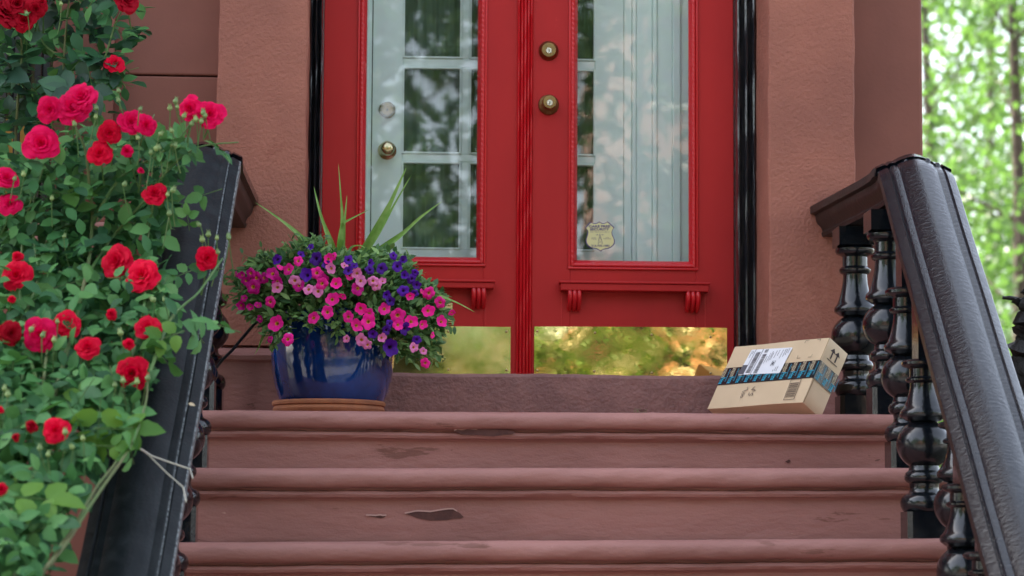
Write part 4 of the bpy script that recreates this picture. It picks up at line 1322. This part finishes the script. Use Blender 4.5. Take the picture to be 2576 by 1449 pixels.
# ------------------------------------------------------------------ roses
def rose_mesh(name, mat, seed, openness=1.0):
    r_ = random.Random(seed)
    m = MB()
    layers = [(3, .17, .50, .05), (4, .34, .50, .25), (5, .56, .44, .42), (5, .80, .32, .55), (6, 1.0, .14, .5)]
    for li, (n, Rr, H, lip) in enumerate(layers):
        off = r_.random() * 6
        for k in range(n):
            a0 = off + 2 * math.pi * k / n + r_.uniform(-.15, .15)
            half = math.pi / n * (1.35 if li > 1 else 1.6)
            RR = Rr * r_.uniform(.9, 1.08) * (openness if li > 1 else 1)
            HH = H * r_.uniform(.88, 1.12)
            ns, nt_ = 6, 5
            vs_, fs = [], []
            for it in range(nt_ + 1):
                t = it / nt_
                for is_ in range(ns + 1):
                    s_ = is_ / ns * 2 - 1
                    wid = half * (.45 + .55 * math.sin(min(1, t * 1.25) * math.pi / 2))
                    a = a0 + s_ * wid
                    edge = 1 - .20 * (abs(s_) ** 3) * t
                    tt = t * edge
                    r = RR * (tt ** .62) + lip * .18 * max(0, tt - .72) / .28
                    z = HH * (tt ** 1.25) - lip * .38 * (max(0, tt - .7) / .3) ** 1.6
                    r += .035 * (1 - s_ * s_) * t
                    wv = (.075 * math.sin(s_ * 4.2 + k * 2 + li + seed) + .04 * math.sin(s_ * 9 + k * 5 + seed)) * t * t * (.5 + Rr)
                    r *= 1 + .10 * math.sin(k * 3.1 + li + seed * 1.7) * t
                    vs_.append((r * math.cos(a), r * math.sin(a), z + wv))
            for it in range(nt_):
                for is_ in range(ns):
                    q = it * (ns + 1) + is_
                    fs.append((q, q + 1, q + ns + 2, q + ns + 1))
            m.add(vs_, fs)
    return m.mesh(name, mat, smooth=True, angle=180, fix=False)
ROSES = {'r': [rose_mesh('rose', rose_red, s_, o) for s_, o in ((1, 1), (2, .9), (3, 1.08))],
         'p': [rose_mesh('rose', rose_pink, s_, o) for s_, o in ((4, 1), (5, .92), (6, 1.06))],
         'd': [rose_mesh('rose', rose_deep, s_, o) for s_, o in ((7, 1), (8, .92))]}
for c_, m_ in (('r', rose_red), ('p', rose_pink), ('d', rose_deep)):
    ROSES[c_ + 'h'] = [rose_mesh('rose', m_, 20 + q, .62) for q in range(2)]
LEAFM = [leaf_mesh('leaf', leaf_mid, 1, w, 7, .22, c, .07) for w, c in ((.62, .12), (.70, .2), (.56, .05), (.66, .3))]
LEAFY = [leaf_mesh('leaf', leaf_young, 1, w, 7, .25, c, .06) for w, c in ((.62, .12), (.7, .2))]
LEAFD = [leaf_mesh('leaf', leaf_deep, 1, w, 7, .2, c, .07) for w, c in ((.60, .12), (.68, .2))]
budm = MB().lathe([(.06, 0), (.12, .02), (.34, .16), (.46, .38), (.42, .58), (.26, .78), (.10, .95), (.02, 1.1)], n=10)
for k in range(5):
    a = k * 1.257
    budm.tube([(.3 * math.cos(a), .3 * math.sin(a), .7), (.22 * math.cos(a), .22 * math.sin(a), 1.0), (.30 * math.cos(a), .30 * math.sin(a), 1.3)], [.09, .05, .01], 4)
BUD = budm.mesh('bud', bud_m, smooth=True, angle=60)

def railY(py):
    inv = 1 / 8.1 + (py - 410) / 1039 * (1 / 6.5 - 1 / 8.1)
    return -9.4 + 1 / inv

def bush(name, label, poly, roses, depth, n_parts, n_mass, mats, canes, young, buds, root_px, size, seed, mpoly=None):
    rr = random.Random(seed)
    foot = P(root_px[0], root_px[1], depth(root_px[0], root_px[1]))
    root = thing(name, label, 'rose bush', (foot.x, foot.y, GZ), None)
    xs = [q[0] for q in poly]; ys = [q[1] for q in poly]
    def pick(pl=poly):
        while True:
            x, y = rr.uniform(min(xs), max(xs)), rr.uniform(min(ys), max(ys))
            if inside(pl, x, y):
                return x, y
    stems = MB()
    for cpts, w in canes:
        pv = [P(x, y, depth(x, y) + dy) for x, y, dy in cpts]
        sm2 = []
        for k in range(len(pv) - 1):
            p0, p1, p2, p3 = pv[max(k - 1, 0)], pv[k], pv[k + 1], pv[min(k + 2, len(pv) - 1)]
            for j in range(4):
                t = j / 4
                sm2.append(.5 * ((2 * p1) + (p2 - p0) * t + (2 * p0 - 5 * p1 + 4 * p2 - p3) * t * t + (3 * p1 - p0 - 3 * p2 + p3) * t ** 3))
        sm2.append(pv[-1])
        nn = len(sm2)
        MB().tube(sm2, [w * (1 - .55 * k / nn) for k in range(nn)], 8).build('cane', cane_m if w > .0055 else stem_m, root, smooth=True)
    # roses, each on a stalk
    for x, y, r, c in roses:
        d = depth(x, y) - .10
        p = P(x, y, d)
        tocam = (CAMP - p).normalized()
        nrm = (tocam * 1.0 + Vector((rr.uniform(-.6, .6), 0, rr.uniform(-.05, .75)))).normalized()
        rad = r * .98 / FOC * (d - CAMP.y)
        p = p - nrm * rad * .25
        q = nrm.to_track_quat('Z', 'Y').to_matrix().to_4x4() @ Matrix.Rotation(rr.random() * 6.3, 4, 'Z')
        link('rose', rr.choice(ROSES[c + 'h'] if r < 27 else ROSES[c]), root, Matrix.Translation(p) @ q @ Matrix.Scale(rad, 4))
        e = p + Vector((rr.uniform(-.04, .03), .08, -rr.uniform(.05, .10)))
        stems.tube([p, (p + e) / 2 + Vector((0, .02, -.01)), e], [.0026, .0024, .0028], 5)
    # compound leaves: the leaflets in front are single leaves
    npart = 0
    guard = 0
    while npart < n_parts and guard < 5000:
        guard += 1
        x, y = pick()
        if any((x - a) ** 2 + (y - b) ** 2 < (r * .8) ** 2 for a, b, r, c in roses) and rr.random() < .8:
            continue
        d0 = depth(x, y) + rr.uniform(-.10, .10)
        p = P(x, y, d0)
        ax = Vector((rr.gauss(0, 1), rr.gauss(-.3, .5), rr.gauss(-.15, .6))).normalized()
        nr = (Vector((rr.gauss(0, .35), -.8 + rr.gauss(0, .25), .6 + rr.gauss(0, .3)))).normalized()
        nr = (nr - ax * nr.dot(ax)).normalized()
        sd2 = ax.cross(nr)
        S0 = size * rr.uniform(.65, 1.4)
        n5 = rr.choice((3, 5, 5))
        isy = rr.random() < young
        ms = LEAFY if isy else mats
        base_ = p - ax * S0 * 1.3
        stems.tube([base_, p - ax * S0 * .5, p], [.0014, .0012, .001], 4, caps=False)
        items = [(p, ax)]
        items += [(p - ax * S0 * .12 + sd2 * s_ * .004, (ax * .55 + sd2 * s_ * .9)) for s_ in (-1, 1)]
        if n5 == 5:
            items += [(p - ax * S0 * .85 + sd2 * s_ * .004, (ax * .45 + sd2 * s_ * .95)) for s_ in (-1, 1)]
        for j, (pp, dd) in enumerate(items):
            if npart >= n_parts:
                break
            n2 = (nr + Vector((rr.gauss(0, .3), rr.gauss(0, .3), rr.gauss(0, .3)))).normalized()
            link('leaf', rr.choice(ms), root, orient(pp, dd, n2, S0 * (1.1 if j == 0 else .9) * rr.uniform(.9, 1.1)))
            npart += 1
    cl = LeafCloud()
    for k in range(n_mass):
        x, y = pick(mpoly or poly)
        p = P(x, y, depth(x, y) + (rr.uniform(-.08, .1) if k % 3 == 0 else rr.uniform(.02, .48)))
        ax = Vector((rr.gauss(0, 1), rr.gauss(-.3, .6), rr.gauss(-.2, .7))).normalized()
        nr = Vector((rr.gauss(0, .4), -.55 + rr.gauss(0, .3), .8)).normalized()
        cl.add(orient(p, ax, nr, size * rr.uniform(.7, 1.2)), .62, .2)
    if n_mass:
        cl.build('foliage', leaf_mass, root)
    # buds in small sprays
    for (x, y) in buds:
        d = depth(x, y) - .11
        p = P(x, y, d)
        nrm = Vector((rr.gauss(0, .35), rr.gauss(-.1, .2), 1)).normalized()
        q = nrm.to_track_quat('Z', 'Y').to_matrix().to_4x4()
        link('bud', BUD, root, Matrix.Translation(p) @ q @ Matrix.Scale(.0165 * rr.uniform(.8, 1.15), 4))
        e = p + Vector((rr.uniform(-.02, .02), .02, -rr.uniform(.05, .1)))
        stems.tube([p, (p + e) / 2 + nrm * -.005, e], [.0016, .0015, .0018], 5)
    tag(stems.build('stems', stem_m, root, smooth=True, angle=60), kind='stuff')
    return root

def depth_near(x, y):
    Yr = railY(max(y, 300))
    return max(-3.35, min(Yr - .30, -1.95) - .1)
near_poly = [(-60, 420), (20, 400), (70, 360), (150, 320), (215, 300), (290, 300), (330, 340), (400, 345), (440, 320), (500, 330), (560, 345), (625, 352), (630, 365), (540, 395), (500, 420), (560, 485), (560, 510), (480, 520), (470, 580), (500, 640),
             (570, 665), (580, 745), (530, 780), (560, 800), (545, 815), (500, 830), (470, 870), (410, 900), (405, 960), (380, 990), (380, 1030), (395, 1060), (350, 1090), (340, 1125), (290, 1150), (270, 1210), (225, 1260), (235, 1320), (215, 1370), (160, 1390), (130, 1449), (80, 1500), (-60, 1500)]
roses_near = [(183,268,47,'p'),(203,240,38,'p'),(124,275,32,'p'),(103,358,43,'p'),(275,335,30,'r'),(250,383,33,'r'),(330,305,30,'p'),(368,313,29,'p'),(318,380,25,'p'),(475,272,33,'p'),(528,285,35,'p'),(388,483,32,'r'),(290,655,37,'r'),(355,690,40,'r'),(523,650,27,'r'),(40,690,34,'r'),(42,645,22,'r'),(278,790,23,'r'),(372,820,30,'r'),(325,865,22,'r'),(170,812,38,'r'),(100,842,44,'p'),(220,870,34,'r'),(30,838,30,'d'),(330,940,45,'r'),(138,1080,34,'r'),(82,1070,25,'d'),(30,752,15,'r'),(25,510,30,'p'),(18,445,30,'p'),(2,1230,24,'r'),(355,428,13,'p'),(38,1100,15,'d'),(0,1030,14,'r')]
buds_near = [(428,278),(440,262),(447,275),(460,297),(512,291),(505,312),(517,297),(480,318),(495,308),(435,335),(400,342),(390,380),(402,378),(430,370),(440,373),(380,390),(245,278),(240,300),(300,258),(190,318),(350,352),(420,495),(432,485),(310,470),(130,505),(60,445),(35,455),(524,597),(545,605),(577,605),(550,640),(425,545),(505,570),(145,815),(135,862),(75,835),(105,850),(305,845),(290,975),(310,965),(345,968),(370,958),(120,1150),(100,1135),(185,1130),(210,1110),(165,1095),(20,1000),(10,985),(390,760),(415,760),(575,600),(510,610),(160,600),(350,280)]
canes_near = [([(60, 1600, .1), (105, 1449, 0), (165, 1370, -.02), (215, 1290, -.04), (262, 1220, -.05), (330, 1120, -.06), (365, 1020, -.07), (372, 960, -.05)], .0058),
              ([(90, 1600, .1), (130, 1420, 0), (190, 1320, 0), (240, 1230, -.02), (300, 1150, -.03), (345, 1050, -.02)], .0056),
              ([(20, 1600, .15), (60, 1300, .1), (90, 1150, .05), (105, 1000, 0), (120, 870, -.03)], .007),
              ([(90, 1150, .06), (150, 950, .02), (215, 700, 0), (232, 560, 0), (225, 470, -.02), (215, 380, -.04), (190, 320, -.05)], .007),
              ([(30, 1200, .1), (60, 900, .05), (50, 700, .02), (65, 560, .0), (85, 480, -.02)], .0055),
              ([(300, 1000, .03), (350, 830, 0), (365, 740, -.03), (372, 600, -.02), (385, 520, -.05)], .005),
              ([(370, 960, -.03), (420, 820, -.03), (460, 770, -.06), (500, 735, -.08), (560, 650, -.1)], .005),
              ([(232, 560, 0), (300, 450, .0), (380, 400, -.02), (440, 360, -.05), (480, 310, -.06)], .005),
              ([(215, 700, 0), (280, 600, 0), (350, 520, -.02), (430, 420, -.04), (500, 370, -.06), (600, 358, -.08)], .0045),
              ([(105, 1000, .02), (60, 820, .02), (95, 700, 0), (80, 540, 0), (110, 420, -.03)], .005)]
bush('rose_bush', 'large rose bush with bright red and pink roses spilling over the left railing', near_poly, roses_near, depth_near, 300, 3600,
     LEAFM, canes_near, .13, buds_near, (60, 1400), .057, 11,
     [(-60, 430), (60, 385), (150, 340), (230, 320), (300, 330), (330, 360), (400, 360), (440, 340), (480, 350), (470, 400), (420, 480), (430, 560), (400, 640), (430, 700), (430, 760), (450, 810), (400, 880), (380, 950), (340, 1000), (330, 1060), (290, 1100), (240, 1180), (190, 1280), (150, 1380), (100, 1460), (-60, 1500)])
# the same bush's thinner upper growth belongs to a second rose that climbs the wall behind
def depth_far(x, y):
    return -.95
far_poly = [(-60, -60), (380, -60), (345, 40), (372, 90), (330, 140), (335, 215), (300, 240), (260, 300), (180, 290), (120, 330), (60, 330), (-60, 420)]
roses_far = [(20, 28, 42, 'd'), (60, 50, 30, 'd'), (90, 22, 28, 'd'), (45, 8, 34, 'd'), (290, 157, 28, 'r'), (322, -2, 33, 'd'), (105, 5, 20, 'd')]
canes_far = [([(150, 700, .1), (170, 450, .05), (165, 300, .02), (160, 150, 0), (180, -60, 0)], .006), ([(165, 330, .02), (220, 230, 0), (262, 150, -.03), (290, 60, -.05), (320, 5, -.06)], .005),
             ([(60, 700, .1), (40, 400, .05), (45, 250, 0), (55, 120, 0), (40, 20, -.02)], .006), ([(165, 150, 0), (110, 110, 0), (90, 40, -.03)], .0045)]
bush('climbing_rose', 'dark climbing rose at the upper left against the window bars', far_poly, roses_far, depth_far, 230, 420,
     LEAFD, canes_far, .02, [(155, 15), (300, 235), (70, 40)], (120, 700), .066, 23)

# twine that ties a cane to the railing
def rp(px, py, off=0.0):
    return P(px, py, railY(py) - .05 - off)
tw = MB()
a_ = P(322, 1108, depth_near(322, 1108) - .08)
for pts in ([a_, rp(372, 1143, .06), rp(420, 1190, .02), rp(461, 1226), rp(468, 1262, .01)], [a_, rp(380, 1146, .06), rp(430, 1164, .03), rp(478, 1180), rp(485, 1203, .01)]):
    tw.tube(pts, .0022, 6)
tag(tw.build('twine', twine, smooth=True), 'pale twine tying a rose cane to the left railing', 'twine')
# fallen petal on the left rail
tag(link('fallen_petal', leaf_mesh('fallen_petal', M('pale_fallen_petal', (0.70, 0.55, 0.36), 0.6), 1, .6, 5, .2, .1), None, orient(rp(474, 1015, .012), Vector((1, 0, -.25)), Vector((0, -.7, .7)), .020)), 'small cream fallen petal lying on the left handrail', 'petal')

# ------------------------------------------------------------------ black gnarled stump beyond the right railing
gs = MB()
def gp(x, y): return P(x, y, -.9)
gr = random.Random(4)
def gnarly(pts, r0, r1, n):
    pv, rd = [], []
    for k in range(n + 1):
        t = k / n * (len(pts) - 1)
        a = min(int(t), len(pts) - 2)
        q = Vector(pts[a]).lerp(Vector(pts[a + 1]), t - a)
        pv.append(q + Vector((gr.uniform(-1, 1), gr.uniform(-1, 1), 0)) * .010)
        rd.append((r0 + (r1 - r0) * k / n) * gr.uniform(.65, 1.3))
    gs.tube(pv, rd, 9)
gnarly([P(2600, 1900, -.9), gp(2592, 1300), gp(2580, 1000), gp(2574, 900), gp(2588, 810), gp(2604, 700)], .085, .03, 34)
gnarly([gp(2600, 790), gp(2580, 764), gp(2560, 758), gp(2545, 750), gp(2530, 748)], .026, .006, 10)
gnarly([gp(2585, 950), gp(2562, 890), gp(2570, 840), gp(2592, 800)], .024, .02, 10)
gnarly([gp(2570, 900), gp(2555, 872), gp(2560, 858)], .012, .005, 4)
tag(gs.build('gnarled_stump', gnarl_m, smooth=True, angle=60), 'black gnarled dead branch at the right edge beyond the railing', 'branch')

# ------------------------------------------------------------------ trees
def tree(name, label, loc, h, crown_r, crown_z, nleaf, lsize, mat, trunk_r, lean, seed, group, cbase=.3):
    r2 = np.random.default_rng(seed)
    rr = random.Random(seed)
    root = thing(name, label, 'tree', loc, group)
    L = Vector(loc)
    m = MB()
    tp_ = [L + Vector((lean[0] * t + .06 * math.sin(t * 7 + seed), lean[1] * t + .06 * math.cos(t * 5 + seed), h * .8 * t)) for t in [i / 10 for i in range(11)]]
    m.tube(tp_, [trunk_r * (1 - .75 * i / 10) for i in range(11)], 10)
    ends = []
    for k in range(16):
        t = cbase + (1 - cbase) * k / 16
        o = tp_[min(9, int(t * 10))]
        a = k * 2.4 + seed
        ln = crown_r * (1.0 - .45 * abs(t - .55)) * rr.uniform(.65, 1)
        e = o + Vector((math.cos(a) * ln, math.sin(a) * ln, ln * rr.uniform(.1, .6)))
        mid = o.lerp(e, .5) + Vector((0, 0, .1 * ln))
        m.tube([o, mid, e], [trunk_r * .18, trunk_r * .09, trunk_r * .03], 6)
        for j in range(4):
            q = o.lerp(e, rr.uniform(.35, 1))
            e2 = q + Vector((rr.gauss(0, 1), rr.gauss(0, 1), rr.gauss(.1, .8))) * ln * .33
            m.tube([q, e2], [trunk_r * .1, trunk_r * .03], 5)
            ends.append(e2)
        ends.append(e)
    ends.append(tp_[-1])
    m.build('trunk', bark, root, smooth=True, angle=60)
    ends = np.array([e[:] for e in ends])
    c = ends[r2.integers(0, len(ends), nleaf)] + r2.normal(0, crown_r * .17, (nleaf, 3)) * np.array([1, 1, .8])
    d = r2.normal(0, 1, (nleaf, 3)) + np.array([0, 0, -.5]); d /= np.linalg.norm(d, axis=1)[:, None]
    x = np.cross(d, r2.normal(0, 1, (nleaf, 3))); x /= np.linalg.norm(x, axis=1)[:, None]
    s_ = lsize * r2.uniform(.6, 1.3, (nleaf, 1))
    n_ = np.cross(x, d)
    v = np.stack([c, c + d * s_ * .5 - x * s_ * .34 + n_ * s_ * .06, c + d * s_ * 1.0, c + d * s_ * .5 + x * s_ * .34 + n_ * s_ * .06], 1).reshape(-1, 3)
    me = bpy.data.meshes.new('crown')
    me.vertices.add(len(v)); me.vertices.foreach_set('co', v.ravel())
    me.loops.add(nleaf * 4); me.loops.foreach_set('vertex_index', np.arange(nleaf * 4))
    me.polygons.add(nleaf); me.polygons.foreach_set('loop_start', np.arange(nleaf) * 4)
    me.update(calc_edges=True); me.validate()
    me.materials.append(mat)
    o = link('crown', me, root)
    o['kind'] = 'stuff'
    return root
def at(px, Y):
    p = P(px, 700, Y)
    return (p.x, Y, GZ)
G1 = 'trees beyond the house corner'
tree('garden_tree', 'slender tree with a thin bare trunk at the far right edge', at(2548, 20), 13.5, 3.6, 8, 9500, .12, tree_leaf, .12, (.1, 0), 5, G1, .25)
tree('garden_tree', 'leafy tree just behind the corner of the house wall', at(2370, 30), 18, 5.0, 10, 16000, .16, tree_leaf, .13, (-.2, .3), 6, G1, .15)
tree('garden_tree', 'tall tree between the house corner and the right edge', at(2480, 42), 23, 6.3, 12, 17000, .19, tree_leaf, .15, (.3, 0), 8, G1, .12)
tree('garden_tree', 'farthest pale green tree behind the others at right', at(2560, 60), 29, 8, 14, 14000, .28, tree_leaf, .2, (0, 0), 9, G1, .1)
tree('garden_tree', 'low bushy tree behind the lower part of the right railing', at(2600, 25), 8, 3.3, 5, 5200, .16, tree_leaf, .1, (0, 0), 12, G1, .1)
G2 = 'street trees reflected in the door glass'
tree('street_tree', 'street tree reflected in the left glass pane', (-1.2, -16.5, GZ), 11, 3.2, 6, 12000, .2, street_leaf, .16, (0, 0), 31, G2, .35)
tree('street_tree', 'street tree reflected in the right glass pane', (2.3, -18.5, GZ), 10, 2.7, 6, 2600, .2, street_leaf, .14, (0, 0), 33, G2, .38)
tree('street_tree', 'low shrubby tree reflected in the left kick plate', (.9, -13.2, GZ), 4.6, 1.5, 3, 800, .17, street_leaf, .08, (0, 0), 35, G2, .1)


for k, (x, y, w) in enumerate(((-9.5, -12.2, 'left'), (-17, -12.0, 'farther left'), (8.5, -12.4, 'right'), (16, -12.1, 'farther right'))):  # unseen trees, added to cut off low sky so light falls more from above
    tree('street_tree', 'unseen leafy street tree added to block low sky, %s of the stoop' % w, (x, y, GZ), 10, 3.6, 6, 5000, .26, street_leaf, .17, (0, 0), 50 + k, G2, .32)

# ------------------------------------------------------------------ brick row across the street (some seen in the glass and the brass, outer ones added unseen)
bmat, bnt, bb = nodes_of('red_brick')
bt = bnt.nodes.new('ShaderNodeTexBrick')
tcx = bnt.nodes.new('ShaderNodeTexCoord')
mpx = bnt.nodes.new('ShaderNodeMapping')
mpx.inputs['Rotation'].default_value = (R_(90), 0, 0)
bt.inputs['Color1'].default_value = (0.42, 0.16, 0.085, 1)
bt.inputs['Color2'].default_value = (0.33, 0.12, 0.07, 1)
bt.inputs['Mortar'].default_value = (0.45, 0.36, 0.28, 1)
bt.inputs['Scale'].default_value = 3.0
bt.inputs['Mortar Size'].default_value = 0.03
bnt.links.new(tcx.outputs['Object'], mpx.inputs[0])
bnt.links.new(mpx.outputs[0], bt.inputs['Vector'])
bnt.links.new(bt.outputs[0], bb.inputs['Base Color'])
bb.inputs['Roughness'].default_value = 0.85
def row_house(label, x0, x1, ztop, storeys, grp):
    r = thing('brick_house', label, 'house', ((x0 + x1) / 2, -30, GZ), grp)
    MB().box(x0, x1, -40, -30, GZ, ztop).build('wall', bmat, r)
    MB().bbox(x0 - .1, x1 + .1, -30.01, -29.6, ztop - .5, ztop + .15, .05).build('cornice', limestone, r)
    hs = (ztop - GZ - .8) / storeys
    nw = max(1, int((x1 - x0) / 1.5))
    for s_ in range(storeys):
        z = GZ + .9 + s_ * hs
        for k in range(nw):
            cx = x0 + (x1 - x0) * (k + .5) / nw
            w = MB().box(cx - .4, cx + .4, -30.02, -29.99, z, z + hs * .55).build('window', glass_dark, r)
            MB().bbox(cx - .52, cx + .52, -30.0, -29.9, z + hs * .55 + .003, z + hs * .55 + .26, .02).build('lintel', limestone, w)
            MB().bbox(cx - .48, cx + .48, -30.0, -29.88, z - .16, z - .003, .02).build('sill', limestone, w)
    return r
G3 = 'brick houses across the street'
row_house('tall brick house reflected at the right of the door glass', 3.5, 9.6, 9.0, 4, G3)
row_house('low brick house reflected in the right brass plate', -1.5, 3.35, 3.3, 2, G3)
row_house('far left brick house across the street', -9.5, -4.0, 8.0, 4, G3)
row_house('unseen brick house added at the far right of the row to block low sky', 9.9, 17, 10.0, 4, G3)  # this and the houses below are added to screen light near the horizon
row_house('unseen brick house added at the far right end to block low sky', 17.3, 26, 9.5, 4, G3)
row_house('unseen brick house added at the far left of the row to block low sky', -18, -9.8, 9.5, 4, G3)
row_house('unseen brick house added at the far left end to block low sky', -27, -18.3, 10.5, 4, G3)
